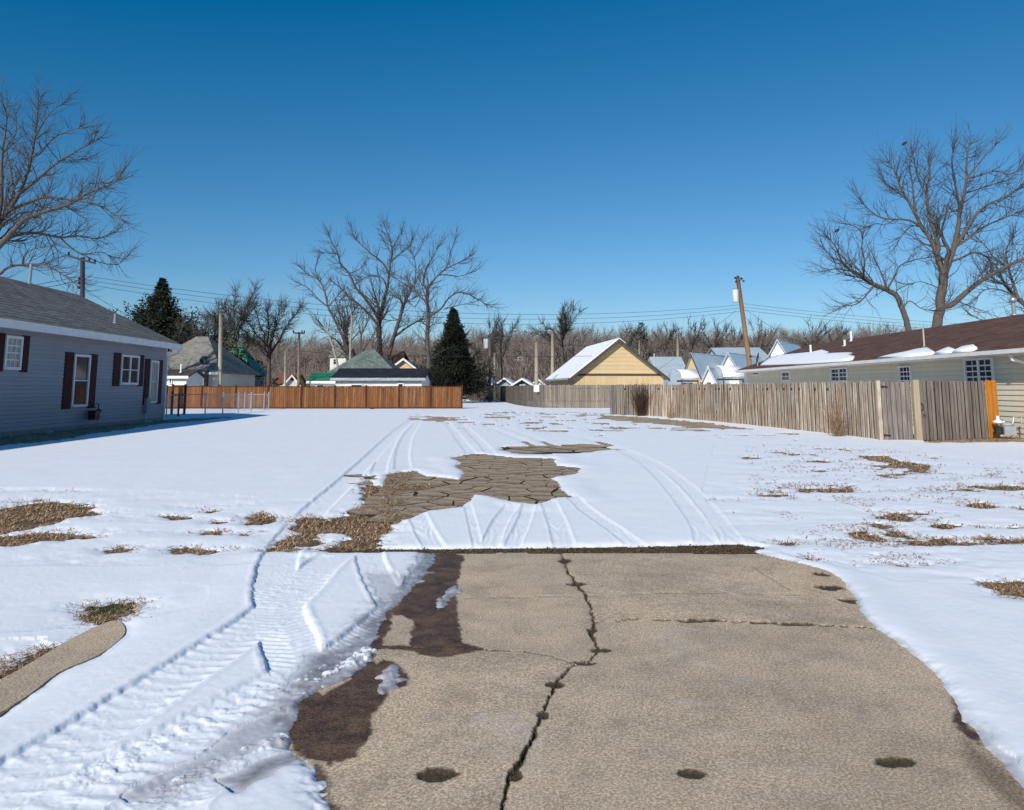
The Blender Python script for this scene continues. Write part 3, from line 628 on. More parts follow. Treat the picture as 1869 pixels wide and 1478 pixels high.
# ---- dead grass: short bent blades
def blades(name, label, mat, PX_, PY_, zz, n_each, ln, seed, lean=.9):
    r = np.random.RandomState(seed); n = len(PX_)*n_each; x = np.repeat(PX_, n_each); y = np.repeat(PY_, n_each); z0 = np.repeat(zz, n_each)
    dpt = np.maximum(y, 2); x = x+r.normal(0, .02, n)*np.sqrt(dpt/5); y = y+r.normal(0, .03, n)*np.sqrt(dpt/5)
    L = ln*(.5+r.rand(n))*np.clip(dpt/7, .8, 1.6); an = r.rand(n)*2*np.pi; el = np.clip(np.abs(r.normal(.15, .3, n)), .03, 1.3)*lean
    w_ = .0022*np.clip(dpt/4, 1, 4); dx = np.cos(an); dy_ = np.sin(an)
    b0 = np.stack([x-dy_*w_, y+dx*w_, z0], 1); b1 = np.stack([x+dy_*w_, y-dx*w_, z0], 1)
    m0 = np.stack([x+dx*L*.5*np.cos(el), y+dy_*L*.5*np.cos(el), z0+L*.6*np.sin(el)], 1)
    ml = m0+np.stack([-dy_*w_*.8, dx*w_*.8, 0*x], 1); mr = m0-np.stack([-dy_*w_*.8, dx*w_*.8, 0*x], 1)
    tp = np.stack([x+dx*L*np.cos(el), y+dy_*L*np.cos(el), z0+L*.75*np.sin(el)], 1)
    V = np.stack([b0, b1, mr, ml, tp], 1).reshape(-1, 3); k = np.arange(n)*5
    T = np.concatenate([np.stack([k, k+1, k+2], 1), np.stack([k, k+2, k+3], 1), np.stack([k+3, k+2, k+4], 1)])
    o = np_mesh(name, V, T, mat, smooth=False); return tag(o, label, kind='stuff')
inview = (np.tile(cols_u, nr) > -40) & (np.tile(cols_u, nr) < 1910) & (Y > 2.4) & (Y < 50)
cand = np.nonzero(inview & (lawn_f > .0) & (fbm(X, Y, 5, 3, 88) > -.28) & (lawn_f > hole_f-.1) & ((sdist(gp(PAVE), X, Y, .5) < .02) | ((fbm(X, Y, 2.5, 3, 71) > .0) & (np.tile(cols_u, nr) < 790))) & (sdist(gp(CURB), X, Y, .5) < -.02))[0]
pick = cand[rs.rand(len(cand)) < min(1, 26000/len(cand))]
blades('dry_grass', 'dead tan and brown grass blades in the melted patches', M['dry_grass'], X[pick], Y[pick], np.full(len(pick), -.018), 2, .055, 1)
pz = np.nonzero(inview & (sdist(gp(PAVE), X, Y, .5) > 0) & (np.tile(cols_u, nr) < 800) & (fbm(X, Y, 1.6, 4, 72)+(800-np.tile(cols_u, nr))/170 > .35))[0]; pz = pz[rs.rand(len(pz)) < min(1, 5000/len(pz))]
blades('pavement_straw', 'dead straw lying over the lower left of the broken pavement', M['dry_grass'], X[pz], Y[pz], np.full(len(pz), .004), 2, .05, 6, .5)
ed = np.nonzero(inview & (lawn_f > -.09) & (lawn_f <= 0) & (hole_f < -.02) & (Y < 24))[0]; ed = ed[rs.rand(len(ed)) < .5*np.exp(lawn_f[ed]/.035)]
ed = ed[rs.rand(len(ed)) < min(1, 3600/len(ed))]
blades('fringe_grass', 'single dead grass blades poking through the thin snow round the melted patches', M['dry_grass'], X[ed], Y[ed], np.full(len(ed), -.004), 2, .045, 7, .9)
sp_ = sdist(gp([(1380,812),(1560,815),(1869,860),(2050,900),(2050,1010),(1869,1000),(1560,1010),(1420,900)]), X, Y, 2) > -.3
sq = np.nonzero(inview & sp_ & (lawn_f < -.05) & (fbm(X*.6, Y, 3.5, 4, 78) > .22))[0]; sq = sq[rs.rand(len(sq)) < min(1, 1500/len(sq))]
blades('stray_grass', 'scattered dead grass tips showing through the thin snow at the right', M['dry_grass'], X[sq], Y[sq], np.full(len(sq), .006), 1, .045, 8, .8)
near = cand[Y[cand] < 8.5]; pick = near[rs.rand(len(near)) < min(1, 5000/len(near))]
gq = sdist(gp([(135,1095),(200,1092),(215,1110),(190,1140),(150,1138)]), X, Y, .3); gi = np.nonzero((gq > -.05) & (lawn_f > -.03))[0]
if len(gi): blades('green_grass', 'clump of green grass at the end of the kerb strip', M['green_grass'], X[gi], Y[gi], np.full(len(gi), -.02), 2, .045, 4)
jm = np.nonzero(inview & (sdist(gp(JOINT), X, Y, .3) > -.03))[0]
blades('joint_grass', 'short dead grass growing along the joint behind the concrete', M['moss'], X[jm], Y[jm], np.full(len(jm), -.02), 2, .03, 2)
wq = np.zeros(sx.shape, bool)
for px_, py_, ra, rb in WEEDS:
    c = ground(px_, py_); wq |= (((sx-c.x)/ra)**2+((sy-c.y)/rb)**2) < 1.0
wi = np.nonzero(wq & (dirt > .55) & slabm & (np.abs(PXg.ravel()-930) < 1000) & (dep > .012))[0]; wi = wi[rs.rand(len(wi)) < min(1, 5000/len(wi))]
blades('crack_weeds', 'dark moss and dead weeds sitting in the concrete cracks', M['moss'], sx[wi], sy[wi], np.full(len(wi), -.011), 2, .020, 3, 1.0)
# ================================================================= BUILDINGS
def XP(px, Y, py=700): return at(px, py, Y).x
def ZP(py, Y, px=934.5): return at(px, py, Y).z
def window(parent, O, u, n, w, h, z0, fm, gm, cols=1, rows=2, units=1, fw=.07, name='window'):
    """framed window on a wall: O plan point of its left lower corner, u along the wall, n outwards"""
    u = Vector((u[0], u[1])); n = Vector((n[0], n[1])); O = Vector((O[0], O[1]))
    c = lambda a, d: O+u*a+n*d
    b = MB(); z1 = z0+h
    b.obox(c(fw/2, .035), u, n, fw, .09, z0, z1); b.obox(c(w-fw/2, .035), u, n, fw, .09, z0, z1)
    b.obox(c(w/2, .034), u, n, w-2*fw-.002, .086, z1-fw, z1); b.obox(c(w/2, .045), u, n, w-2*fw-.002, .11, z0, z0+fw)
    fr = b.build(name, fm, parent)
    uw = (w-2*fw)/units; mb = MB()
    for k in range(units):
        x0 = fw+k*uw
        if k: mb.obox(c(x0, .038), u, n, fw*1.3, .07, z0+fw+.001, z1-fw-.001)
        p = MB(); p.obox(c(x0+uw/2, .018), u, n, uw-.01, .030, z0+fw+.002, z1-fw-.002); p.build('pane', gm, fr)
        if rows > 1:
            for q in range(1, rows): zz = z0+fw+(h-2*fw)*q/rows; mb.obox(c(x0+uw/2, .044), u, n, uw-.01, .018, zz-.018, zz+.018)
        for q in range(1, cols): mb.obox(c(x0+uw*q/cols, .041), u, n, .022, .014, z0+fw+.003, z1-fw-.003)
    if mb.v: mb.build('muntin', fm, fr)
    return fr
def board_mesh(L, h, s):
    """one lap siding board along y, outward direction s"""
    b = MB(); y0, y1 = -L, 0
    p = [(0, .022), (s*.030, .012), (s*.030, .022), (s*.006, h), (0, h)]
    return b.prism(p, 'y', y0, y1)
def ranch(name, label, loc, rz, s, L, W, ze, zr, oh, wmat, rmat, board, trim, trimz=.2, gable_oh=.35):
    T = thing(name, label, 'house', loc, rz)
    m = (zr-ze)/(W/2+oh); zt = ze+m*oh-.14
    wall = MB().prism([(0, 0), (-s*W, 0), (-s*W, zt), (-s*W/2, zt+m*W/2-.01), (0, zt)], 'y', -L, 0).build('wall', wmat, T)
    me = None; k = 0; z = .12
    while z < zt-.08:
        if me is None: me = board_mesh(L, board, s).mesh('siding_board'); me.materials.append(wmat)
        link('siding_board', me, wall, (0, 0, z)); z += board; k += 1
    MB().box(min(0, s*.03), max(0, s*.03), -.10, .004, .1, zt-.03).build('corner_trim', trim, wall)
    y0, y1 = -L-gable_oh, gable_oh
    for sg in (1, -1):
        xe = s*oh if sg == 1 else -s*(W+oh); xr = -s*W/2; c_ = (-s*W/2)
        r = MB().slab([(xe, y0, ze), (xe, y1, ze), (xr, y1, zr), (xr, y0, zr)], .10)
        rf = r.build('roof_slope', rmat, T)
        # shingle courses: thin proud strips, cheap geometry that catches light
        st_ = MB(); nrow = int(math.hypot(xr-xe, zr-ze)/.29)
        if sg == 1:
            for q in range(1, nrow):
                t = q/nrow; x = xe+(xr-xe)*t; z_ = ze+(zr-ze)*t; tx = (xr-xe)/nrow; tz = (zr-ze)/nrow
                st_.add([(x, y0+.01, z_+.012), (x, y1-.01, z_+.012), (x+tx, y1-.01, z_+tz+.001), (x+tx, y0+.01, z_+tz+.001), (x, y0+.01, z_+.001), (x, y1-.01, z_+.001)], [(0,1,2,3), (4,5,1,0)])
            o = st_.build('shingle_course', rmat, rf); o['kind'] = 'stuff'
        fa = MB().box(min(xe, xe+(s if sg == 1 else -s)*.09), max(xe, xe+(s if sg == 1 else -s)*.09), y0, y1, ze-trimz, ze-.012)
        fa.build('gutter', trim, T)
        a, b_ = (0, xe) if sg == 1 else (-s*W, xe)
        MB().box(min(a, b_)+.03, max(a, b_)-.003, y0+.05, y1-.05, ze-.15, ze-.125).build('soffit', trim, T)
    MB().slab([(s*oh+0, y1-.0, ze-.02), (s*oh, y1+.03, ze-.02), (-s*W/2, y1+.03, zr-.02), (-s*W/2, y1, zr-.02)], .16).build('rake_board', trim, T)
    return T, wall, m
# ---- left grey house
A = ground(297, 766); B0 = ground(0, 796); D = Vector((A.x-B0.x, A.y-B0.y)).normalized(); Pw = (A.x, A.y)
rzL = math.atan2(-D.x, D.y)
LH_OH = .5; ZE_L = 3.38; ZR_L = 5.66; WL = 8.6
LH, LHw, mL = ranch('grey_house', 'grey lap-sided single storey house with maroon shutters, in shade at the left of the lot', (A.x, A.y, -.02), rzL, 1, 27.0, WL, ZE_L, ZR_L, LH_OH, M['grey_siding'], M['grey_shingle'], .125, M['white_paint'], .26)
def lw(px, py): s_, z_ = wall_hit(px, py, Pw, D); return s_, z_+.02
def left_win(x0, x1, ytop, ybot, cx, gm, sh, **k):
    s0 = lw(x0, ytop)[0]; s1 = lw(x1, ytop)[0]; z1 = lw(cx, ytop)[1]; z0 = lw(cx, ybot)[1]
    window(LH, (0, s0), (0, 1), (1, 0), s1-s0, z1-z0, z0, M['white_paint'], gm, fw=.085, **k)
    for a, b in sh:
        q0 = lw(a, ytop)[0]; q1 = lw(b, ytop)[0]
        m = MB().box(0.0, .045, q0, q1, z0-.06, z1+.05)
        f = m.build('shutter', M['maroon'], LH)
        l = MB(); zz = z0-.02
        while zz < z1-.03: l.box(.046, .056, q0+.05, q1-.05, zz, zz+.035); zz += .07
        l.build('louvre', M['maroon'], f)
left_win(8, 39, 613, 675, 24, M['glass_curtain'], [(-4, 7.5), (39.5, 53)], cols=3, rows=4)
left_win(134, 163, 647, 742, 149, M['glass'], [(118, 133.5), (164, 177)], cols=1, rows=2)
left_win(220, 252.5, 648, 702, 236, M['glass'], [(207, 219.5), (253, 262)], cols=1, rows=2, units=2)
left_win(273.5, 288, 658, 735, 281, M['glass_curtain'], [(264, 273), (288.5, 296.5)], cols=1, rows=2)
def roof_pipe(parent_T, x, y, z, h, r=.05, mat=None, cap=False, name='vent_pipe'):
    pr = [(r*2.2, 0), (r*2.0, .04), (r, .06), (r, h)]
    if cap: pr += [(r*1.0, h), (r*1.9, h+.01), (r*1.9, h+.14), (r*.6, h+.2)]
    MB().lathe(pr, 10, (x, y, z)).build(name, mat or M['galv'], parent_T, True)
s_ = lw(112, 540)[0]; roof_pipe(LH, -WL/2+.1, -3.6, ZR_L-.08, .85, .06)
roof_pipe(LH, -.9, -3.2, ZE_L+mL*(LH_OH+.9)-.02, .42, .05)
MB().box(-.02, .09, .36, .44, ZE_L-.35, ZE_L-.1).build('downspout', M['white_paint'], LH)
MB().tube([(.5, .2, ZE_L-.2), (.42, .2, ZE_L-.4), (.06, -.05, ZE_L-.62), (.06, -.05, .1)], .04, 6).build('downspout', M['white_paint'], LH)
MB().box(-.005, .02, -27, .002, -.02, .13).build('foundation', M['wall_back'], LH)
# gas meter and pipes by the left house
g0 = lw(158, 745)[0]
gm_ = thing('gas_meter', 'dark gas meter with bent pipes below the tall window of the grey house', 'meter', (Pw[0]+D.x*g0+.28, Pw[1]+D.y*g0, -.02), rzL)
MB().box(-.13, .13, -.17, .17, .30, .62).build('meter_body', M['black_metal'], gm_)
MB().tube([(0, -.12, .6), (0, -.12, .85), (0, .3, .85), (0, .3, -.02)], .022, 6).build('pipe', M['black_metal'], gm_)
MB().tube([(0, .12, .6), (0, .12, .74), (-.27, .12, .74)], .02, 6).build('pipe', M['black_metal'], gm_)
MB().lathe([(.09, 0), (.11, .03), (.11, .07), (.04, .12)], 10, (0, .3, .55)).build('regulator', M['black_metal'], gm_)
ut = thing('utility_box', 'small dark metal utility box low on the grey house wall near its far corner', 'box', (Pw[0]+D.x*(-2.0)+.03, Pw[1]+D.y*(-2.0), 0), rzL)
MB().box(0, .14, -.15, .15, .35, 1.0).build('box_body', M['shade_wall'], ut); MB().tube([(.06, 0, .35), (.06, 0, -.02)], .025, 6).build('conduit', M['galv'], ut)
# ---- right house with brown shingles
G = ground(1825, 794); XW = G.x; YF = 48.3
WR, ZE_R, ZR_R, OH_R = 8.4, 2.52, 4.12, .55
RH, RHw, mR = ranch('cream_house', 'long cream lap-sided house with brown shingle roof behind the grey fence', (XW, YF, -.02), 0, -1, 36.0, WR, ZE_R, ZR_R, OH_R, M['cream_siding'], M['brown_shingle'], .155, M['gutter_white'], .13)
def rw(px, py): s_, z_ = wall_hit(px, py, (XW, YF), (0, 1)); return s_, z_+.02
def right_win(x0, x1, ytop, ybot, cx, **k):
    s0 = rw(x1, ytop)[0]; s1 = rw(x0, ytop)[0]; z1 = rw(cx, ytop)[1]; z0 = rw(cx, ybot)[1]
    window(RH, (0, s1), (0, -1), (-1, 0), s1-s0, z1-z0, z0, M['white_paint'], M['glass'], **k)
right_win(1762, 1814, 653, 702, 1788, cols=2, rows=4, units=2, fw=.07)
right_win(1643, 1664, 668, 705, 1654, cols=3, rows=4, fw=.05)
right_win(1518, 1548, 671, 697, 1533, cols=2, rows=3, units=2, fw=.07)
right_win(1428, 1443, 677, 696, 1435, cols=2, rows=2, fw=.08)
right_win(1375, 1387, 678.5, 685, 1381, cols=1, rows=1, fw=.06)
def roof_at(px, py):       # pixel ray on the near slope of the right roof, local coordinates
    d = ray(px, py); # plane z = ZE + m*(x - (XW-OH)) -.02
    t = (ZE_R-.02+mR*(-(XW-OH_R))-EYE)/(d.z-mR*d.x); q = d*t+Vector((0, 0, EYE)); return q.x-XW, q.y-YF, q.z+.02
for px_, py_, h, r, mt, cp_ in ((1480, 645, .50, .055, 'white_paint', False), (1542, 631, .34, .055, 'white_paint', False), (1554, 622, .55, .055, 'white_paint', False), (1687, 632, .72, .03, 'pole_pale', False), (1851, 574, .50, .07, 'galv', True)):
    x, y, z = roof_at(px_, py_); roof_pipe(RH, x, y, z-.03, h, r, M[mt], cp_, 'chimney_flue' if cp_ else 'vent_pipe')
MB().tube([(-.5, -26.4, ZE_R-.15), (-.5, -26.5, ZE_R-.30), (-.07, -26.9, ZE_R-.50), (-.07, -26.9, .1)], .05, 6).build('downspout', M['gutter_white'], RH)
# satellite dish on the far corner of the roof
x, y, z = roof_at(1383, 668)
def sat_dish(label, loc, r, aim, arm=True):
    T = thing('satellite_dish', label, 'satellite dish', loc)
    a = Vector(aim).normalized(); u = a.cross(Vector((0, 0, 1))).normalized(); v = u.cross(a); b = MB(); n = 14
    c0 = Vector((0, 0, r*1.5))
    b.v.append(tuple(c0-a*.05)); 
    for k in (1, 2, 3):
        for q in range(n): an = 2*math.pi*q/n; rr = r*k/3; b.v.append(tuple(c0+(u*math.cos(an)+v*math.sin(an))*rr+a*(.22*rr*rr/r-.05)))
    for q in range(n):
        b.f.append((0, 1+q, 1+(q+1) % n))
        for k in (0, 1): b.f.append((1+k*n+q, 1+(k+1)*n+q, 1+(k+1)*n+(q+1) % n, 1+k*n+(q+1) % n))
    k0 = len(b.v); b.v += [tuple(Vector(p)-a*.02) for p in b.v[:k0]]; b.f += [tuple(k0+i for i in f)[::-1] for f in b.f[:]]
    b.build('reflector', M['dish'], T, True)
    MB().tube([(0, 0, 0), (0, 0, r*1.3), tuple(c0-a*.08)], .03, 6).build('mast', M['galv'], T)
    MB().tube([tuple(c0-v*r*.8), tuple(c0+a*r*1.1-v*.2*r)], .018, 5).build('feed_arm', M['galv'], T)
    MB().box(-.06, .06, -.06, .06, 0, .1).build('feed_horn', M['black_metal'], T, loc=tuple(c0+a*r*1.1-v*.2*r))
    return T
sat_dish('dark satellite dish seen edge-on at the far low corner of the brown roof', (XW+x, YF+y, z-.03), .34, (-.95, .24, .25))
# snow lying on the right roof: ragged slabs on the shingles
def roof_snow(label, edge_px, base=None):
    pts = [roof_at(*p) for p in edge_px]; b = MB(); n = len(pts)
    P3 = [(XW+p[0], YF+p[1], p[2]-.02+.05+.01*((i*7) % 3)) for i, p in enumerate(pts)]
    c = Vector(P3[0]); 
    for p in P3[1:]: c += Vector(p)
    c /= n; vs = [tuple(c+Vector((0, 0, .05)))]+[tuple(c.lerp(Vector(p), .88)+Vector((0, 0, .03))) for p in P3]+P3+[(p[0], p[1], p[2]-.06) for p in P3]
    fs = []
    for i in range(n):
        j = (i+1) % n; fs += [(0, 1+i, 1+j), (1+i, 1+n+i, 1+n+j, 1+j), (1+n+i, 1+2*n+i, 1+2*n+j, 1+n+j)]
    b.add(vs, fs); o = b.build('roof_snow', M['roof_snow'], None, True); tag(o, label, 'snow patch', 'snow lying along the eave of the brown roof')
roof_snow('long ragged snow patch over the far half of the brown roof eave', [(1388,667),(1470,664),(1540,660),(1556,657),(1560,652),(1548,650),(1556,645),(1538,646),(1522,647),(1508,648),(1513,644),(1500,640),(1480,644),(1450,647),(1420,650),(1400,655)])
roof_snow('thin tapering snow strip on the eave below the slender roof pole', [(1600,655.5),(1650,652),(1700,648),(1707,645),(1694,637),(1676,640),(1650,645),(1620,651)])
roof_snow('small narrow snow sliver on the eave right of the tapering strip', [(1706,646.5),(1735,644.5),(1744,642),(1732,636),(1722,640)])
roof_snow('snow sliver on the eave nearest to the wide window', [(1738,644),(1775,641),(1784,638),(1778,632),(1755,636)])
# meter at the right house
mt = thing('gas_meter', 'grey gas meter with white regulator beside the orange boards', 'meter', (XW-.68, 22.0, -.02), 0)
MB().box(-.16, .16, -.14, .14, .12, .36).build('meter_body', M['meter_grey'], mt)
MB().lathe([(.02, 0), (.15, .02), (.17, .06), (.15, .10), (.05, .13)], 12, (0, 0, .34)).build('meter_top', M['meter_grey'], mt, True)
MB().lathe([(.05, 0), (.13, .02), (.14, .07), (.05, .10), (.04, .2), (.06, .22)], 12, (-.22, .05, .42)).build('regulator', M['white_paint'], mt, True)
MB().lathe([(.05, 0), (.12, .02), (.12, .2), (.05, .24)], 12, (-.25, 0, .12)).build('valve', M['black_metal'], mt)
MB().tube([(.14, 0, .34), (.2, 0, .60), (.42, 0, .62), (.42, 0, -.01)], .022, 6).build('pipe', M['galv'], mt)
MB().tube([(-.13, .05, .55), (-.05, .05, .5), (-.05, .02, .36)], .02, 6).build('pipe', M['galv'], mt)
# ================================================================= FENCES
def picket_mesh(w, h, t=.018, ear=.035, r=None):
    j = r.uniform(-.004, .004) if r else 0
    b = MB(); p = [(-w/2, 0), (w/2, 0), (w/2+j, h-ear), (w/2-ear, h), (-w/2+ear, h), (-w/2+j, h-ear)]
    return b.prism(p, 'y', -t/2, t/2)
def fence_run(parent, pts, h, step, w, mats, seed, hj=.02, tilt=.008, ear=.03, rails=(.25, .85), rail_mat=None, back=.04):
    """pickets standing along the plan polyline; each picket an object sharing one of a few meshes"""
    r = random.Random(seed); ms = []
    for k in range(5):
        for mt_ in mats:
            me = picket_mesh(w*r.uniform(.97, 1.0), h*(1+r.uniform(-hj, hj)), .018, ear, r).mesh('picket'); me.materials.append(mt_); ms.append(me)
    P = [Vector((p[0], p[1])) for p in pts]
    for a, b in zip(P[:-1], P[1:]):
        L = (b-a).length; n = max(1, round(L/step)); u = (b-a)/L; ang = math.atan2(u.y, u.x)
        for i in range(n):
            q = a+u*((i+.5)*L/n)+Vector((-u.y, u.x))*(.018*(i % 2)+r.uniform(-.006, .006))*min(1, hj*80); o = link('picket', ms[r.randrange(len(ms))], parent, (q.x, q.y, r.uniform(-.015, .01)))
            o.rotation_euler = (r.uniform(-tilt, tilt), r.uniform(-tilt, tilt), ang)
        nn = Vector((-u.y, u.x)); 
        for z in rails:
            c = (a+b)/2+nn*back; MB().obox(c, u, nn, L, .04, h*z-.045, h*z+.045).build('rail', rail_mat or mats[0], parent)
YB = ground(700, 746).y
bf = thing('brown_fence', 'new brown stained board fence with dark posts and cap across the back of the lot', 'fence')
xs_ = [XP(p, YB, 725) for p in (240, 304, 368, 430, 489.5, 550, 611, 668, 728, 786, 843)]
HB = ZP(703.5, YB)+.02
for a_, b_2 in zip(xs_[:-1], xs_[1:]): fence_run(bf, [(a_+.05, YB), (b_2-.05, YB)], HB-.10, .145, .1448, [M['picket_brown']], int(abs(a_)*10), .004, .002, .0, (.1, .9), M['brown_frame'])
for x_ in xs_: MB().box(-.055, .055, -.065, .03, -.1, HB+.01).build('post', M['brown_frame'], bf, loc=(x_, YB, 0))
for a_, b_2 in zip(xs_[:-1], xs_[1:]):
    MB().box(a_+.056, b_2-.056, YB-.05, YB+.06, HB-.10, HB-.055).build('cap_rail', M['brown_frame'], bf)
    MB().box(a_+.056, b_2-.056, YB-.045, YB-.012, -.02, .10).build('kick_board', M['brown_frame'], bf)
gb = thing('weathered_fence', 'far grey board fence curving back along the alley in front of the yellow garage', 'fence')
gp_ = [ground(*p) for p in ((906,729.5),(915,732),(926,735),(940,738.5),(958,741.5),(975,743.3),(995,744.6),(1114,744.8))]
pts_ = [(p.x, p.y) for p in gp_]
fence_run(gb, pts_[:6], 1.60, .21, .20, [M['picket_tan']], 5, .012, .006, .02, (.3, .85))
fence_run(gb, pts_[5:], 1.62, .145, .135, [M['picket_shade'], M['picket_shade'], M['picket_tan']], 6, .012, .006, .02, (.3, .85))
nf = thing('picket_fence', 'near grey weathered dog-eared board fence running along the right side of the lot', 'fence')
p0 = ground(1114, 756.5); p1 = ground(1180, 759); np_ = [ground(*p) for p in ((1180,759),(1235,762.5),(1291,768),(1360,774.5),(1443,783.5),(1538,794),(1606,803))]
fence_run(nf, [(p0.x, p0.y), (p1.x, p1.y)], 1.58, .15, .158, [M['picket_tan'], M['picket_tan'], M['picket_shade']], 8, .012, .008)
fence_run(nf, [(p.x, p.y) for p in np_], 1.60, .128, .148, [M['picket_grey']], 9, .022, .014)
gT = ground(1608, 803.5); gU = ground(1676, 803.5); pE = ground(1805, 799); oE = ground(1826, 797.5)
for q in (gT,): MB().box(-.05, .05, -.05, .05, -.1, 1.60).build('post', M['picket_grey'], nf, loc=(q.x, q.y, 0))
gate = thing('wooden_gate', 'grey board gate with black strap hinges in the right fence', 'gate', (gT.x, gT.y, 0))
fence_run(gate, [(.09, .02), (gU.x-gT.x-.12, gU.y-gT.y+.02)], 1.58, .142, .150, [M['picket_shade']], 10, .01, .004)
for z in (.14, 1.44):
    MB().add([(.0,-.03,z-.05),(.0,-.03,z+.05),(.06,-.03,z+.055),(.08,-.03,z+.02),(.27,-.03,z+.008),(.27,-.03,z-.008),(.08,-.03,z-.02),(.06,-.03,z-.055),
              (.0,-.012,z-.05),(.0,-.012,z+.05),(.06,-.012,z+.055),(.08,-.012,z+.02),(.27,-.012,z+.008),(.27,-.012,z-.008),(.08,-.012,z-.02),(.06,-.012,z-.055)],
             [(7,6,5,4,3,2,1,0),(8,9,10,11,12,13,14,15)]+[(i,(i+1)%8,8+(i+1)%8,8+i) for i in range(8)]).build('hinge', M['black_metal'], gate)
pf = thing('fence_panel', 'grey board fence panel between the gate post and the orange boards', 'fence', (gU.x, gU.y, 0))
MB().box(-.08, .08, -.09, .05, -.1, 1.62).build('post', M['picket_post'], pf)
fence_run(pf, [(.11, 0), (pE.x-gU.x, pE.y-gU.y)], 1.60, .150, .158, [M['picket_shade']], 11, .008, .004)
MB().tube([(.13, -.03, 1.0), (.17, -.05, .94), (.17, -.05, .86), (.13, -.03, .8)], .012, 6).build('gate_latch', M['black_metal'], pf)
MB().tube([(.17, -.03, .70), (.20, -.05, .66), (.24, -.03, .68)], .012, 6).build('gate_latch', M['black_metal'], pf)
ob = thing('orange_boards', 'new orange fence boards filling the gap beside the cream house', 'fence', (pE.x, pE.y, 0))
fence_run(ob, [(.02, 0), (oE.x-pE.x, oE.y-pE.y)], 1.62, .125, .124, [M['picket_orange']], 12, .004, .002)
sg = at(979.5, 708.5, YB+2.6)
si = thing('notice_sign', 'small white notice nailed on the far grey fence', 'sign', (sg.x, ground(980, 744).y-.05, sg.z-.28)); MB().box(-.2, .2, -.012, .012, .02, .52).build('sign_board', M['sign_white'], si); MB().lathe([(.012, 0), (.02, .01)], 6, (0, 0, .53)).build('nail', M['black_metal'], si)
# ---- chain link fence
cl = thing('chain_link_fence', 'low galvanised chain-link fence from the grey house corner to the brown fence', 'fence')
cpts = [ground(*p) for p in ((303,763),(325,760),(374,759.3),(406,757),(434.7,754),(458,751.5))]
wm = MB()
for i, q in enumerate(cpts):
    dark = i in (1,)
    MB().lathe([(.035 if not dark else .05, -.1), (.035 if not dark else .05, 1.10), (.045, 1.11), (.02, 1.17)], 8, (q.x, q.y, 0)).build('post', M['galv'] if not dark else M['dark_trim'], cl)
def link_mesh(mb, a, b, z0=.05, z1=1.05, s=.10):
    L = (Vector((b.x, b.y))-Vector((a.x, a.y))).length; n = int(L/s); H = z1-z0
    for i in range(-int(H/s), n+1):
        for sg_ in (1, -1):
            q0 = i*s if sg_ == 1 else i*s+H; q1 = q0+sg_*H; za, zb_2 = z0, z1
            def P(t, z): return (a.x+(b.x-a.x)*t/L, a.y+(b.y-a.y)*t/L, z)
            # clip to [0, L]
            t0, t1, w0, w1 = q0, q1, za, zb_2
            lo, hi = 0.0, 1.0
            for lim, sgn in ((0, -1), (L, 1)):
                pass
            ts = [0.0, 1.0]; dd = q1-q0
            a0 = (0-q0)/dd; a1 = (L-q0)/dd; lo, hi = max(0, min(a0, a1)), min(1, max(a0, a1))
            if hi-lo < .02: continue
            mb.tube([P(q0+dd*lo, za+(zb_2-za)*lo), P(q0+dd*hi, za+(zb_2-za)*hi)], .0022, 3, False)
for a, b in zip(cpts[:-1], cpts[1:]):
    MB().tube([(a.x, a.y, 1.08), (b.x, b.y, 1.08)], .021, 6).build('top_rail', M['galv'], cl); link_mesh(wm, a, b)
o = wm.build('wire_mesh', M['galv'], cl); o['kind'] = 'stuff'
gA, gB = ground(452, 748.5), ground(487, 748.5)
cg = thing('chain_link_gate', 'pale tubular chain-link gate standing in front of the brown fence', 'gate', (gA.x, gA.y, 0))
gw = gB.x-gA.x
MB().tube([(0, 0, .06), (0, 0, 1.0), (gw, 0, 1.0), (gw, 0, .06), (0, 0, .06)], .026, 6).build('gate_frame', M['galv'], cg)
for x_ in (-.18, .22, gw-.16, gw+.12): MB().lathe([(.032, -.06), (.032, 1.14), (.01, 1.18)], 8, (x_, -.1, 0)).build('post', M['galv'], cg)
wm = MB(); link_mesh(wm, Vector((0, 0, 0)), Vector((gw, 0, 0)), .08, .98); o = wm.build('wire_mesh', M['galv'], cg); o['kind'] = 'stuff'
# taller dark yard panel behind the chain link, left
dk = thing('yard_gate', 'dark wood-framed wire gate between the grey house and the brown fence', 'gate', (ground(318, 757).x, ground(318, 757).y, 0))
for x_ in (-.15, .52): MB().box(x_-.05, x_+.05, -.05, .05, -.05, 1.6).build('post', M['brown_frame'], dk)
for z in (1.05, 1.5): MB().box(-.099+.0, .469, -.03, .03, z-.05, z+.05).build('rail', M['brown_frame'], dk)
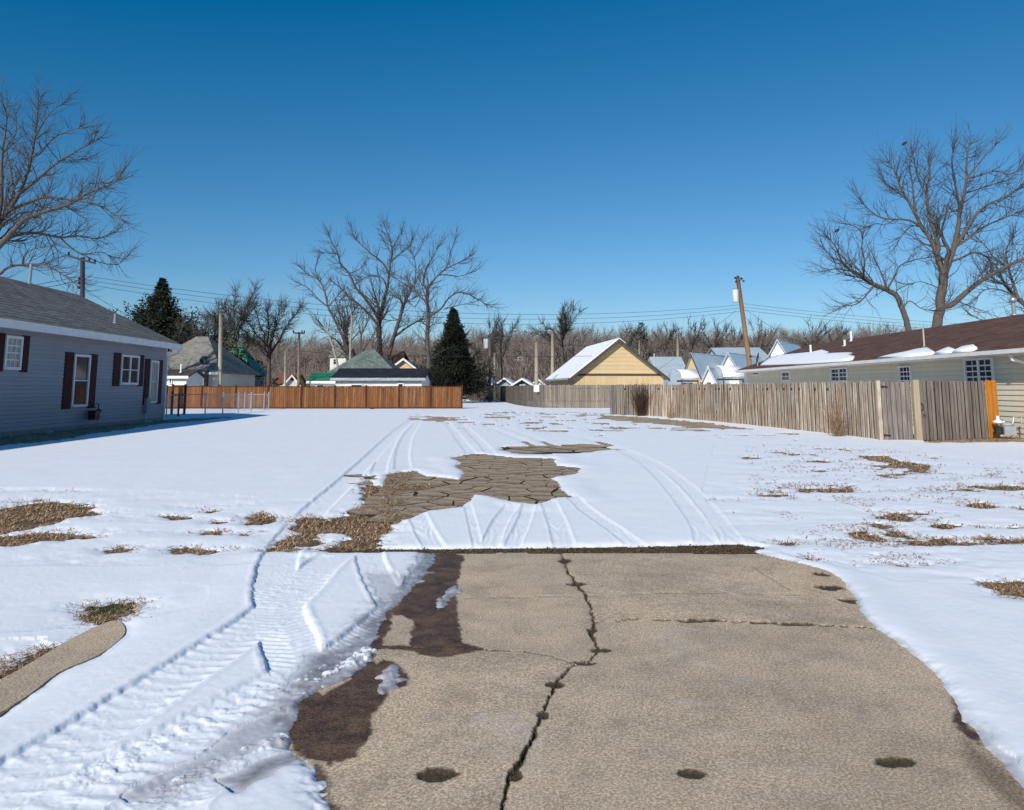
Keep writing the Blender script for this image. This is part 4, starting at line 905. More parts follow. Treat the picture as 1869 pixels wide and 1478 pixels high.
# ================================================================= BACKGROUND BUILDINGS
def bldg(name, label, cat, x0, x1, y0, y1, ze, zr, ridge, wall, roof, oh=.35, rz=0, hip=0.0, base=0, fascia=None, th=.12):
    """walls, two (or four) roof slopes; local origin at the front left corner, ridge along 'x' or 'y'"""
    T = thing(name, label, cat, (x0, y0, base), rz); W = x1-x0; L = y1-y0; ze -= base; zr -= base
    if ridge == 'y':
        m = (zr-ze)/(W/2); top = [(0, 0), (W, 0), (W, ze), (W/2, zr-.05), (0, ze)] if not hip else [(0, 0), (W, 0), (W, ze), (0, ze)]
        MB().prism(top, 'y', 0, L).build('wall', wall, T); d = m*oh; h_ = hip
        A_, B_ = (-oh, -oh, ze-d), (-oh, L+oh, ze-d); C_, D_ = (W+oh, -oh, ze-d), (W+oh, L+oh, ze-d); r0, r1 = (W/2, -oh+h_ if h_ else -oh, zr), (W/2, L+oh-h_ if h_ else L+oh, zr)
    else:
        m = (zr-ze)/(L/2); top = [(0, 0), (L, 0), (L, ze), (L/2, zr-.05), (0, ze)] if not hip else [(0, 0), (L, 0), (L, ze), (0, ze)]
        MB().prism(top, 'x', 0, W).build('wall', wall, T); d = m*oh; h_ = hip
        A_, B_ = (-oh, -oh, ze-d), (W+oh, -oh, ze-d); C_, D_ = (-oh, L+oh, ze-d), (W+oh, L+oh, ze-d); r0, r1 = (-oh+h_ if h_ else -oh, L/2, zr), (W+oh-h_ if h_ else W+oh, L/2, zr)
    MB().slab([A_, B_, r1, r0], th).build('roof_slope', roof, T)
    MB().slab([C_, D_, r1, r0], th).build('roof_slope', roof, T)
    if hip:
        for tri in (((A_, C_, r0)), ((B_, D_, r1))):
            p = [Vector(q) for q in tri]; MB().add([tuple(q+Vector((0, 0, .004))) for q in p]+[tuple(q-Vector((0, 0, th))) for q in p], [(0,1,2),(3,5,4),(0,3,4,1),(1,4,5,2),(2,5,3,0)]).build('hip_slope', roof, T)
    if fascia:
        for a, b in ((A_, r0), (C_, r0)) if ridge == 'y' else ((A_, B_),):
            a = Vector(a); b = Vector(b); dv = (b-a)
            if ridge == 'y': a = a+Vector((0, -.03, 0)); b = b+Vector((0, -.03, 0)); MB().hexa([tuple(a+Vector((0,-.03,-.24))), tuple(b+Vector((0,-.03,-.24))), tuple(b+Vector((0,.03,-.24))), tuple(a+Vector((0,.03,-.24))), tuple(a+Vector((0,-.03,-.01))), tuple(b+Vector((0,-.03,-.01))), tuple(b+Vector((0,.03,-.01))), tuple(a+Vector((0,.03,-.01)))]).build('fascia', fascia, T)
            else: MB().box(a.x, b.x, a.y-.06, a.y-.003, a.z-.2, a.z-.004).build('fascia', fascia, T)
    return T
def fw_(T, x, z0, w, h, **k):      # window on the front wall of a bldg, local x
    window(T, (x, 0), (1, 0), (0, -1), w, h, z0, M['white_paint'], M['glass'], fw=.08, **k)
# yellow garage
YG = 58.0; gx0, gx1 = XP(1048, YG), XP(1213, YG); zeG = ZP(682, YG); zrG = ZP(618, YG); rzG = R_(5.5)
yg = bldg('yellow_garage', 'yellow gabled garage with snow on its left roof slope behind the fence', 'garage', gx0, gx1, YG, YG+12, zeG, zrG, 'y', M['yellow'], M['blue_metal'], .45, rz=rzG, fascia=M['dark_trim'])
Wg = gx1-gx0; mg = (zrG-zeG)/(Wg/2)
MB().box(-.02, Wg+.02, -.05, -.002, zeG-.14, zeG).build('band_board', M['dark_trim'], yg)
zz = zeG+.02; 
while zz < zrG-.5:
    hw = (zrG-.25-zz)/mg; me = MB().add([(Wg/2-hw,-.002,zz),(Wg/2+hw,-.002,zz),(Wg/2+hw-.3/mg*.98,-.002,zz+.3),(Wg/2-hw+.3/mg*.98,-.002,zz+.3),(Wg/2-hw,-.03,zz),(Wg/2+hw,-.03,zz),(Wg/2+hw-.3/mg*.98,-.012,zz+.3),(Wg/2-hw+.3/mg*.98,-.012,zz+.3)],[(4,5,6,7),(0,1,5,4),(0,4,7,3),(1,2,6,5)]); me.build('siding_board', M['yellow'], yg); zz += .3
xx = .02
while xx < Wg-.3:
    MB().box(xx, xx+.385, -.016, -.002, .0, zeG-.145).build('panel_board', M['yellow'], yg); xx += .4
for x_ in (0, Wg): MB().box(x_-.06, x_+.06, -.045, -.017, 0, zeG-.145).build('corner_trim', M['yellow'], yg)
MB().box(-.5, -.42, -.3, -.22, 0, zeG-.3).build('downspout', M['dark_trim'], yg)
sn = thing('roof_snow', 'smooth snow sheet covering the left slope of the yellow garage roof', 'snow patch', (gx0, YG, 0), rzG)
q0, q1 = Vector((-.47, -.47, zeG-mg*.47)), Vector((Wg/2, -.47, zrG)); up_ = Vector((0, 0, .07))
MB().slab([tuple(q0+up_), tuple(Vector((-.47, 12.4, q0.z))+up_), tuple(Vector((Wg/2-.02, 12.4, zrG))+up_), tuple(q1+up_)], .06).build('snow_sheet', M['roof_snow'], sn)
MB().slab([(Wg/2+.04, -.47, zrG+.05), (Wg/2+.04, 12.4, zrG+.05), (Wg/2+.5, 12.4, zrG+.04-mg*.46), (Wg/2+.5, -.47, zrG+.04-mg*.46)], .035).build('snow_ridge', M['roof_snow'], sn)
# long white garage behind the brown fence
YW = 57.0; wg = bldg('white_garage', 'long low white garage with near-black roof behind the brown fence', 'garage', XP(612, YW), XP(770, YW), YW, YW+5, ZP(690, YW)+.1, ZP(672, YW+2.5), 'x', M['white_wall'], M['black_shingle'], .3, fascia=M['galv'])
Ww = XP(770, YW)-XP(612, YW)
for k in range(9): MB().box(-.02, .05, -.02, .0, 0, .06).build('rafter_tail', M['white_paint'], wg, loc=(.2+k*(Ww-.4)/8, -.37, ZP(690, YW)-.05))
fw_(wg, XP(726, YW)-XP(612, YW), 1.35, .45, .42, cols=1, rows=1); fw_(wg, XP(640, YW)-XP(612, YW), .6, .9, 1.1, cols=1, rows=2)
# grey hip roof house
YH = 66.0; hh = bldg('hip_roof_house', 'house under a tall grey-green hip roof behind the white garage', 'house', XP(597, YH), XP(722, YH), YH, YH+7.5, ZP(681, YH), ZP(638, YH+4), 'x', M['white_wall'], M['greengrey_shingle'], .4, hip=2.95, fascia=M['gutter_white'])
fw_(hh, .8, 1.1, 1.0, .9, cols=2)
gs = bldg('green_shed', 'low dark green building beside the hip roof house', 'shed', XP(566, 63), XP(612, 63), 63, 66, ZP(693, 63), ZP(680, 64.5), 'x', M['white_wall'], M['green_roof'], .25, fascia=M['gutter_white'])
fw_(gs, .5, .9, .7, .8)
# tan gable behind
YT = 80; tg = bldg('tan_house', 'tan gabled house behind the white garage, between the bare trees', 'house', XP(712, YT), XP(759, YT), YT, YT+12, ZP(671, YT), ZP(653, YT), 'y', M['tan'], M['beige_shingle'], .4, rz=R_(3), fascia=M['gutter_white'])
fw_(tg, 1.0, .9, .8, 1.2)
bg2 = bldg('brown_roof_house', 'brown-roofed house glimpsed behind the hip roof', 'house', XP(672, 95), XP(735, 95), 95, 104, ZP(672, 95), ZP(640, 99), 'x', M['pale_wall'], M['brown_shingle'], .5, hip=4.2)
fw_(bg2, 1.0, 1.0, 1.0, 1.2)
# little pale gable with reddish roof
YR = 84; lr = bldg('small_gabled_house', 'small pale gabled house with a round vent and reddish roof, left of the green shed', 'house', XP(519, YR), XP(545, YR), YR, YR+9, ZP(699, YR), ZP(683, YR), 'y', M['pale_wall'], M['red_roof'], .35, rz=R_(14), fascia=M['gutter_white'])
MB().lathe([(.18, 0), (.2, .03)], 12).build('gable_vent', M['dark_trim'], lr).matrix_local = Matrix.Translation((.78, -.01, ZP(691, YR))) @ Matrix.Rotation(math.pi/2, 4, 'X')
lr2 = bldg('red_roof_shed', 'long reddish roofed shed beyond the left poles', 'shed', XP(503, 90), XP(535, 90), 90, 95, ZP(697, 90), ZP(682, 92), 'x', M['tan'], M['red_roof'], .3)
fw_(lr2, .5, .8, .7, .8)
# beige hip house at left with carport
YL = 64; bh = bldg('beige_house', 'cream house with a broad weathered grey hip roof beyond the chain-link fence', 'house', XP(250, YL), XP(399, YL), YL, YL+9, ZP(674, YL), ZP(614, YL+4.5), 'x', M['pale_wall'], M['beige_shingle'], .35, hip=3.2, fascia=M['gutter_white'])
wb = XP(399, YL)-XP(250, YL); wx = lambda p: XP(p, YL)-XP(250, YL)
MB().box(wx(377), wx(382), -.6, -.2, 0, ZP(676, YL)).build('porch_post', M['dark_trim'], bh)
fw_(bh, wx(345), 1.1, .9, 1.0)
b2 = bldg('beige_house_shaded_side', 'dark-coloured block standing for the shaded right side of the cream hip-roofed house, with two small windows, behind the pale pole', 'house', XP(386, 88), XP(446, 88), 88, 93, ZP(681, 88), ZP(650, 90.5), 'x', M['shade_wall'], M['black_shingle'], .3, hip=1.9)  # near-black roof and dull walls paint the shaded side of the cream house
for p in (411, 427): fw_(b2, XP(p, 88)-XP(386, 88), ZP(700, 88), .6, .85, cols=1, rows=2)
g3 = bldg('green_roof_house', 'house with a bright green steep roof right of the pale pole', 'house', XP(384, 105), XP(456, 105), 105, 111, ZP(676, 105), ZP(627, 108), 'x', M['pale_wall'], M['green_roof'], .4, hip=2.9, fascia=M['green_roof'])
fw_(g3, 4.4, 1.9, .6, .9)
sh = bldg('white_shed', 'small white shed with dark roof in front of the cream house', 'shed', XP(292, 57), XP(340, 57), 57, 60, ZP(684, 57), ZP(674, 58.5), 'x', M['white_wall'], M['dark_trim'], .25, fascia=M['gutter_white'])
fw_(sh, XP(308, 57)-XP(292, 57), ZP(701, 57), .26, .45, cols=1, rows=1)
roof_pipe(sh, 1.35, .3, ZP(680, 57), .65, .05, M['white_paint'])
sat_dish('black satellite dish on the eave of the cream hip-roofed house', (XP(372, YL-.3), YL-.35, ZP(672, YL)), .42, (.2, -.9, .55))
# white building and things in the alley
YA = 100; wa = bldg('white_house', 'low white house with dark windows at the end of the alley', 'house', XP(826, YA), XP(893, YA), YA, YA+8, ZP(698, YA), ZP(688, YA+4), 'x', M['white_wall'], M['galv'], .5, fascia=M['gutter_white'])
for p, w_ in ((848, .9), (862, .9), (882, 1.6)): fw_(wa, XP(p, YA)-XP(826, YA), .7, w_, 1.1, cols=2)
for k, (pa, pb, pe, pr, YY, nm) in enumerate(((905, 936, 700, 689, 104, 'snow-dusted bluish gable house just right of the alley poles'), (936, 970, 700, 689.5, 92, 'dark-gabled house with snowy eaves between the alley pole and the plain post'), (968, 996, 702, 691, 110, 'pale gable house half hidden behind the plain wooden post'))):
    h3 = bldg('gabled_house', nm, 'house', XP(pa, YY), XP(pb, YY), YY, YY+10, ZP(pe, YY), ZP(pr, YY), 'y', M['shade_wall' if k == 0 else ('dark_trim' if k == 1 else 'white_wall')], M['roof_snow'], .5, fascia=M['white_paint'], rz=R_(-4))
    fw_(h3, .8, .9, .7, .9)
# the pale blue metal roofs
YM = 78
def mhouse(label, pa, pb, ye, yr, YY, L, ridge, wall, roof='blue_metal', rz=0, **k):
    T = bldg('metal_roof_house', label, 'house', XP(pa, YY), XP(pb, YY), YY, YY+L, ZP(ye, YY), ZP(yr, YY+(L/2 if ridge == 'x' else 0)), ridge, wall, M[roof], rz=rz, **k); return T
m1 = mhouse('pale blue roofed house with white bargeboard just right of the yellow garage', 1206, 1258, 690, 651, 84, 10, 'x', M['white_wall'], oh=.3, fascia=M['white_paint'])
m2 = mhouse('orange-tan gabled house under a broad pale blue metal roof', 1249, 1283, 684, 644, 76, 13, 'y', M['yellow'], rz=R_(-38), oh=.35, fascia=M['dark_trim'])
m3 = mhouse('white steep-gabled house with ribbed blue metal roof', 1316, 1349, 672, 643, 80, 12, 'y', M['white_wall'], rz=R_(-32), oh=.35, fascia=M['galv'])
m4 = mhouse('small white porch gable in front of the tan gabled house', 1283, 1304, 690, 668, 71, 5, 'y', M['white_wall'], rz=R_(-20), oh=.3, fascia=M['galv'])
m5 = mhouse('long pale blue roof behind the leaning pole', 1325, 1412, 660, 634, 100, 12, 'x', M['white_wall'], oh=.3, fascia=M['gutter_white'])
m6 = mhouse('pale blue roofed gable highest behind the brown roof', 1409, 1436, 642, 619, 96, 14, 'y', M['white_wall'], rz=R_(-30), oh=.35, fascia=M['galv'])
m7 = mhouse('low tan lean-to house under a curved snowy awning', 1222, 1265, 703, 676, 72, 5, 'x', M['tan'], oh=.3, hip=1.1)
for T_, x_, z_ in ((m1, 1.0, .9), (m2, .5, 1.0), (m3, .7, 2.4), (m4, .3, 1.2), (m5, 1.2, .9), (m6, .5, 2.6), (m7, .9, .8)): fw_(T_, x_, z_, .5, .8, cols=1)
def awning(label, px0, px1, py0, py1, Y0, d=2.2):
    n = 8; x0, x1 = XP(px0, Y0), XP(px1, Y0); z1, z0 = ZP(py0, Y0), ZP(py1, Y0); T = thing('snowy_awning', label, 'awning', (x0, Y0, 0)); W = x1-x0; b = MB()
    for i in range(n+1):
        t = i/n; an = t*math.pi/2; b.v += [(0, -d*math.sin(an), z0+(z1-z0)*math.cos(an)), (W, -d*math.sin(an), z0+(z1-z0)*math.cos(an)), (0, -d*math.sin(an)*.93, z0-.12+(z1-z0)*math.cos(an)*.95), (W, -d*math.sin(an)*.93, z0-.12+(z1-z0)*math.cos(an)*.95)]
    for i in range(n):
        k = 4*i; b.f += [(k, k+4, k+5, k+1), (k+2, k+3, k+7, k+6), (k, k+2, k+6, k+4), (k+1, k+5, k+7, k+3)]
    b.build('snow_cap', M['roof_snow'], T, True)
    for x_ in (.06, W-.06): MB().box(x_-.05, x_+.05, -d*.9, -d*.9+.1, 0, z0-.1).build('awning_post', M['dark_trim'], T)
    MB().box(.02, W-.02, -d*.92, 0, z0-.3, z0-.14).build('awning_beam', M['dark_trim'], T)
awning('curved snow-topped awning left of the small porch gable', 1235, 1266, 674, 691, 70.5)
awning('curved snow-topped awning right of the small porch gable', 1309, 1346, 667, 688, 69.5)
# far houses on the wooded hill
def hill_h(x, y): return max(0.0, min(1.0, (y-96)/150))**1.1*15.0+(1.2*math.sin(x*.021)+.8*math.sin(x*.057+1))*max(0, min(1, (y-100)/60))
for k, (pa, pb, pe, pr, YY, nm) in enumerate(((601, 632, 650, 634, 150, 'pale two-storey house on the hill behind the pale limbs'), (665, 683, 643, 637, 170, 'cream hillside house peeping over the hip roof'), (948, 962, 640, 633, 190, 'tiny pale hillside house above the alley'), (1028, 1042, 619, 612, 215, 'tiny white hillside house near the skyline behind the big bare tree'), (940, 975, 665, 655, 160, 'small tan hillside house among the trees above the dark gable'))):
    bz = hill_h(XP(pa, YY), YY)-.5
    h3 = bldg('hillside_house', nm, 'house', XP(pa, YY), XP(pb, YY), YY, YY+8, ZP(pe, YY), ZP(pr, YY+4), 'x', M['white_wall' if k != 4 else 'tan'], M['beige_shingle'], .3, base=bz)
    fw_(h3, .6, max(.6, ZP(pe, YY)-bz-1.6), .9, 1.1)
# ================================================================= POLES AND WIRES
def pole(label, base, top, r0, r1, mat, arm=None, trans=None, ins=(), cat='utility pole', name='utility_pole', armrot=0):
    b = Vector(base); t = Vector(top)-b; T = thing(name, label, cat, tuple(b))
    MB().tube([(0, 0, -.2), tuple(t*.5), tuple(t)], [r0, (r0+r1)/2, r1], 10).build('pole', M[mat], T, True)
    if arm:
        for (zf, ln, tl) in arm:
            c = t*zf; u = Vector((math.cos(armrot), math.sin(armrot), tl)); 
            MB().tube([tuple(c-u*ln+Vector((0, -.12, 0))), tuple(c+u*ln+Vector((0, -.12, 0)))], .06, 4).build('crossarm', M['pole_dark'], T)
            for q in (-.95, .55, .95): MB().lathe([(.03, 0), (.07, .05), (.05, .12), (.07, .16), (.02, .22)], 8).build('insulator', M['insulator'], T, loc=tuple(c+u*ln*q+Vector((0, -.12, .04))))
    for (zf, dx) in ins: MB().lathe([(.04, -.08), (.09, -.03), (.09, .03), (.04, .08)], 8).build('insulator', M['insulator'], T, loc=tuple(t*zf+Vector((dx, -.1, 0))))
    if trans:
        zf, dx, hh_, rr = trans; c = t*zf+Vector((dx, -.05, 0))
        MB().lathe([(rr*.9, 0), (rr, .06), (rr, hh_-.1), (rr*.9, hh_-.02), (rr*.5, hh_)], 14).build('transformer', M['transformer'], T, True, loc=tuple(c))
        MB().lathe([(.05, 0), (.07, .08), (.04, .2)], 8).build('bushing', M['insulator'], T, loc=tuple(c+Vector((-.08, 0, hh_-.02))))
        MB().tube([tuple(c+Vector((0, 0, hh_*.5))), tuple(t*zf+Vector((0, 0, hh_*.5)))], .04, 5).build('bracket', M['galv'], T)
    return T
YP1 = 46; pl_b = (XP(151.5, YP1, 700), YP1, 0); pl_t = tuple(at(151, 470, YP1))
p_l = pole('dark utility pole with slanting crossarm behind the left roof', pl_b, pl_t, .17, .13, 'pole_dark', arm=[(.985, .85, -.28)], ins=[(.86, -.14), (.86, .14), (.83, -.14), (.83, .14), (.80, -.14), (.80, .14)])
YP2 = 60; b2_ = at(1379, 741, YP2); pr_t = tuple(at(1346, 505, YP2))
p_r = pole('tall leaning brown utility pole with grey transformer beside the brown roof', (b2_.x, YP2, 0), pr_t, .20, .15, 'pole_brown', trans=(.80, -.42, 1.0, .24), ins=[(.99, -.22), (.985, .25), (.96, -.2), (.965, .40), (1.0, 0)])
MB().tube([(0, 0, 0), (.45, 0, .3)], .03, 5).build('bracket', M['black_metal'], p_r, loc=tuple(Vector(pr_t)-Vector(p_r.location)-Vector((.05, .1, .45))))
def vp(label, px, yt, YY, r, mat, base=742, **k):
    return pole(label, (XP(px, YY, 700), YY, 0), tuple(at(px, yt, YY)), r, r*.8, mat, **k)
vp('pale bare wooden pole standing just behind the left end of the brown fence', 403, 572, 56, .15, 'pole_pale', ins=[(.97, .22)])
vp('thin short tan post above the brown fence, left of the two', 521, 640, 60, .09, 'pole_pale', name='wooden_post', cat='post')
vp('grey utility pole with a lamp bracket right of the thin tan post', 546, 606, 66, .13, 'pole_wood', arm=[(.985, .5, -.05)])
vp('thin distant pole in front of the woods, right of the lamp-bracket pole', 557, 655, 95, .10, 'pole_wood', name='wooden_post', cat='post')
vp('dark alley utility pole carrying a white transformer', 894, 612, 78, .15, 'pole_wood', trans=(.80, -.38, 1.0, .26), ins=[(.99, -.15)])
vp('pale alley post next to the transformer pole', 902.5, 644, 76, .14, 'pole_pale', name='wooden_post', cat='post')
vp('plain thick cream post behind the far grey fence', 979, 624, 62, .17, 'pole_pale', name='wooden_post', cat='post')
vp('plain tall cream post at the left of the yellow garage', 1008.5, 609, 74, .19, 'pole_pale', name='wooden_post', cat='post')
vp('distant tan pole against the woods behind the metal roofs', 1237, 609, 120, .28, 'pole_pale')
vp('short white pipe standing right of the yellow garage roof', 1194, 645, 66, .09, 'white_paint', name='vent_stack', cat='pipe')
vp('far wooden pole with a small crossarm left of the far pine', 1167, 620, 130, .22, 'pole_pale', arm=[(.99, .9, 0)])
vp('far wooden pole behind the left bare trees, thin and dark', 392, 570, 90, .12, 'pole_dark')
def wire(label, a, b, sag, r=.016, group=None):
    a = Vector(a); b = Vector(b); n = 26; p = []
    for i in range(n+1):
        t = i/n; q = a.lerp(b, t); q.z -= sag*4*t*(1-t); p.append(tuple(q))
    o = MB().tube(p, r, 4).build('overhead_wire', M['cable']); tag(o, label, 'wire', group)
G1 = 'power lines across the lot'
for k, (ya, yb, nm) in enumerate(((503, 556, 'top of the three long wires strung from the left pole to the leaning pole'), (510, 562, 'middle of the three long wires strung from the left pole to the leaning pole'), (518, 568, 'lowest of the three long wires strung from the left pole to the leaning pole'))):
    wire(nm, at(154, ya, YP1), at(1352, yb, YP2), 1.45+.1*k, .011, G1)
for k, (yb, nm) in enumerate(((554, 'top of the three wires running right from the leaning pole'), (560, 'middle of the three wires running right from the leaning pole'), (566, 'lowest of the three wires running right from the leaning pole'))):
    wire(nm, at(1356, yb, YP2), at(2080, 600+yb-554, 70), .55, .011, 'wires right of the leaning pole')
for k, (yb, nm) in enumerate(((511, 'upper short wire left of the dark pole, above the roof'), (519, 'lower short wire left of the dark pole, above the roof'))):
    wire(nm, at(-200, yb+30, 40), at(150, yb-8, YP1), .3, .014, 'wires left of the dark pole')
wire('sloping service wire from the dark pole down toward the cedar', at(156, 528, YP1), at(330, 610, 62), .4, .014)
wire('service wire from the leaning pole slanting down to the left', at(1344, 566, YP2), at(1180, 690, 66), .1, .012)
wire('service wire from the leaning pole slanting down to the right', at(1360, 564, YP2), at(1500, 640, 56), .3, .012)
wire('single low wire crossing in front of the cedar and alley', at(700, 648, 60), at(1150, 648, 60), .12, .014)
wire('low wire strung across the woods left of the alley pole', at(546, 640, 66), at(894, 640, 78), .5, .013)
wire('low wire strung across the woods right of the alley pole', at(894, 618, 78), at(1500, 622, 90), .9, .013)
# ================================================================= HILL, WOODS, TREES
hx = np.linspace(-330, 330, 67); hy = np.concatenate([np.linspace(95, 260, 34), [300, 400, 600]])
HXX, HYY = np.meshgrid(hx, hy); HZZ = np.array([[hill_h(x, y) for x in hx] for y in hy]); HZZ[0] -= .05
HZZ += .5*fbm(HXX.ravel(), HYY.ravel(), .06, 3, 5).reshape(HXX.shape)*np.clip((HYY-100)/20, 0, 1)
ix = np.arange(HXX.size).reshape(HXX.shape); Q = np.stack([ix[:-1, :-1].ravel(), ix[:-1, 1:].ravel(), ix[1:, 1:].ravel(), ix[1:, :-1].ravel()], 1)
tag(np_mesh('hill', np.stack([HXX.ravel(), HYY.ravel(), HZZ.ravel()], 1), Q, M['litter']), 'low hill covered with brown leaf litter behind the houses', kind='structure')
def perp(d, r):
    v = Vector((r.gauss(0, 1), r.gauss(0, 1), r.gauss(0, 1))); v -= d*v.dot(d); return v.normalized()
def grow(S, p, d, rad, r, rmin, up=.10, kseg=1.22, side=.48, wig=.19, shr=.885):
    st_ = [(p, d, rad)]
    while st_:
        p, d, ra = st_.pop()
        while ra > rmin:
            L = max(.17, kseg*math.sqrt(ra))*r.uniform(.7, 1.25)
            d = (d+perp(d, r)*abs(r.gauss(0, wig))+Vector((0, 0, up*.6))).normalized(); q = p+d*L; r2 = ra*shr
            S.append((p.x, p.y, p.z, q.x, q.y, q.z, ra, r2 if r2 > rmin else ra*.35))
            p = q
            if r2 > rmin*1.2 and r.random() < side:
                an = r.uniform(.45, .95); dd = (d*math.cos(an)+perp(d, r)*math.sin(an)); st_.append((q, dd.normalized(), r2*r.uniform(.5, .8)))
            ra = r2
def seg_mesh(S, n=3):
    S = np.array(S); P0 = S[:, 0:3]; P1 = S[:, 3:6]; r0 = S[:, 6]; r1 = S[:, 7]; d = P1-P0; d /= np.linalg.norm(d, axis=1, keepdims=True)+1e-9
    ref = np.where(np.abs(d[:, 2:3]) > .9, np.array([[1., 0, 0]]), np.array([[0, 0, 1.]])); a = np.cross(d, ref); a /= np.linalg.norm(a, axis=1, keepdims=True); b = np.cross(d, a)
    V = []
    P0 = P0-d*r0[:, None]*.3
    for k in range(n):
        c, s = math.cos(2*math.pi*k/n), math.sin(2*math.pi*k/n); V.append(P0+(a*c+b*s)*r0[:, None])
    for k in range(n):
        c, s = math.cos(2*math.pi*k/n), math.sin(2*math.pi*k/n); V.append(P1+(a*c+b*s)*r1[:, None])
    V = np.stack(V, 1).reshape(-1, 3); m = len(S); o = np.arange(m)*2*n; Q = [np.stack([o+k, o+(k+1) % n, o+n+(k+1) % n, o+n+k], 1) for k in range(n)]
    return V, np.concatenate(Q)
def cr(P, per):      # Catmull-Rom in 3-D
    Q = [P[0]*2-P[1]]+P+[P[-1]*2-P[-2]]; o = []
    for i in range(1, len(Q)-2):
        p0, p1, p2, p3 = Q[i-1:i+3]
        for k in range(per):
            t = k/per; o.append((p1*2+(p2-p0)*t+(p0*2-p1*5+p2*4-p3)*t*t+(p1*3-p0-p2*3+p3)*t**3)*.5)
    return o+[P[-1]]
def traced_tree(name, label, Y0, limbs, seed, rmin=.0065, spread=.5, mat='bark', tmat='twig', dens=1.0, up=.1, rsc=.84, twk=1.0):
    """limbs: list of (pixel polyline, radius at start, radius at end); the first is the trunk. The limbs spread in depth too."""
    limbs = [(p, a*rsc, b if b < .05 else b*rsc) for p, a, b in limbs]; r = random.Random(seed); sc_ = Y0/F; known = []; tubes = []; S = []
    base = None
    for li, (px, ra, rb) in enumerate(limbs):
        if li == 0 or not known: off = 0.0
        else:
            q = min(known, key=lambda k: (k[0]-px[0][0])**2+(k[1]-px[0][1])**2); off = q[2]
        L = sum(math.hypot(px[i+1][0]-px[i][0], px[i+1][1]-px[i][1]) for i in range(len(px)-1))*sc_
        tgt = off+(0 if li == 0 else r.uniform(-1, 1)*L*spread); P = []; acc = 0
        for i, (x, y) in enumerate(px):
            if i: acc += math.hypot(x-px[i-1][0], y-px[i-1][1])*sc_
            o = off+(tgt-off)*(acc/L); known.append((x, y, o)); P.append(at(x, y, Y0+o))
        if li == 0 and P[0].z > .1: P = [Vector((P[0].x, P[0].y, -.2))]+P
        P = cr(P, 4); n = len(P); k_ = [0]
        for i in range(1, n): k_.append(k_[-1]+(P[i]-P[i-1]).length)
        R = [ra+(rb-ra)*(k/k_[-1])**.8 for k in k_]
        if li == 0: R[0] *= 1.35; R[1] *= 1.1; base = P[0]
        for i in range(1, n-1): P[i] = P[i]+Vector((r.gauss(0, 1), r.gauss(0, 1), r.gauss(0, 1)))*R[i]*.07
        tubes.append((P, R, li))
        for i in range(max(1, int(n*(.5 if li == 0 else .2))), n):
            seg = k_[i]-k_[i-1]; m = seg*dens*2.7*(.25+1.3*i/n); m = int(m)+(r.random() < m-int(m)); d = (P[i]-P[i-1]).normalized()
            for _ in range(m):
                an = r.uniform(.5, 1.15); dd = d*math.cos(an)+perp(d, r)*math.sin(an)
                grow(S, P[i-1].lerp(P[i], r.random()), dd.normalized(), min(R[i]*.6, r.uniform(.020, .052)*twk), r, rmin, up)
        for _ in range(3 if li else 1): grow(S, P[-1-_], ((P[-1]-P[-2]).normalized()+perp((P[-1]-P[-2]).normalized(), r)*.5*(_ > 0)).normalized(), max(rb*.8, .030), r, rmin, up)
        grow(S, P[-2], (P[-1]-P[-3]).normalized(), max(rb*.7, .025), r, rmin, up)
    T = thing(name, label, 'tree', (base.x, base.y, 0))
    inv = Vector((-base.x, -base.y, 0))
    for P, R, li in tubes:
        MB().tube([p+inv for p in P], R, 9 if R[0] > .12 else 6).build('trunk' if li == 0 else 'limb', M[mat], T, True)
    V, Q = seg_mesh(S); V += np.array([[-base.x, -base.y, 0]]); np_mesh('crown', V, Q, M[tmat], T); return T
# --- big tree right
traced_tree('bare_tree', 'largest bare tree, thick forked trunk rising behind the brown roof at the right', 52, [
 ([(1709,640),(1711,590),(1715,562),(1719,528),(1723,500)], .46, .34),
 ([(1723,500),(1713,477),(1709,461),(1698,436),(1683,415),(1670,389),(1657,366),(1644,343),(1634,315),(1621,294)], .24, .04),
 ([(1683,415),(1660,402),(1634,400),(1608,397),(1588,384),(1570,366)], .10, .03),
 ([(1670,389),(1668,364),(1665,333),(1660,300),(1665,276)], .10, .03), ([(1634,400),(1615,410),(1600,408),(1585,415)], .05, .02), ([(1683,415),(1665,412),(1650,425),(1640,440)], .06, .02),
 ([(1709,461),(1713,450),(1706,423),(1698,405),(1693,379),(1691,353),(1697,322),(1696,289)], .20, .04), ([(1691,353),(1680,335),(1672,310),(1668,290)], .09, .03),
 ([(1706,423),(1712,402),(1727,389),(1742,384)], .10, .04), ([(1657,366),(1640,352),(1622,340),(1610,322)], .08, .03),
 ([(1723,500),(1732,479),(1741,451),(1749,415),(1752,384),(1760,353),(1764,325),(1764,294),(1770,261)], .28, .04),
 ([(1752,384),(1749,364),(1742,328),(1737,294),(1741,266)], .12, .03), ([(1741,451),(1760,425),(1778,395),(1801,374),(1835,359),(1866,338)], .17, .05),
 ([(1741,451),(1765,436),(1794,415),(1827,400),(1860,387)], .14, .04), ([(1732,479),(1758,469),(1778,461),(1801,469),(1812,490)], .12, .04),
 ([(1764,325),(1788,320),(1815,312),(1845,318),(1862,305)], .09, .03), ([(1764,325),(1785,300),(1800,282),(1820,262)], .09, .03), ([(1760,353),(1785,345),(1805,338),(1835,330)], .08, .03),
 ([(1715,562),(1740,554),(1763,533),(1794,510),(1835,487),(1869,472),(1905,455)], .26, .10), ([(1719,528),(1700,520),(1680,514),(1660,518)], .05, .02)], 5, dens=1.25)
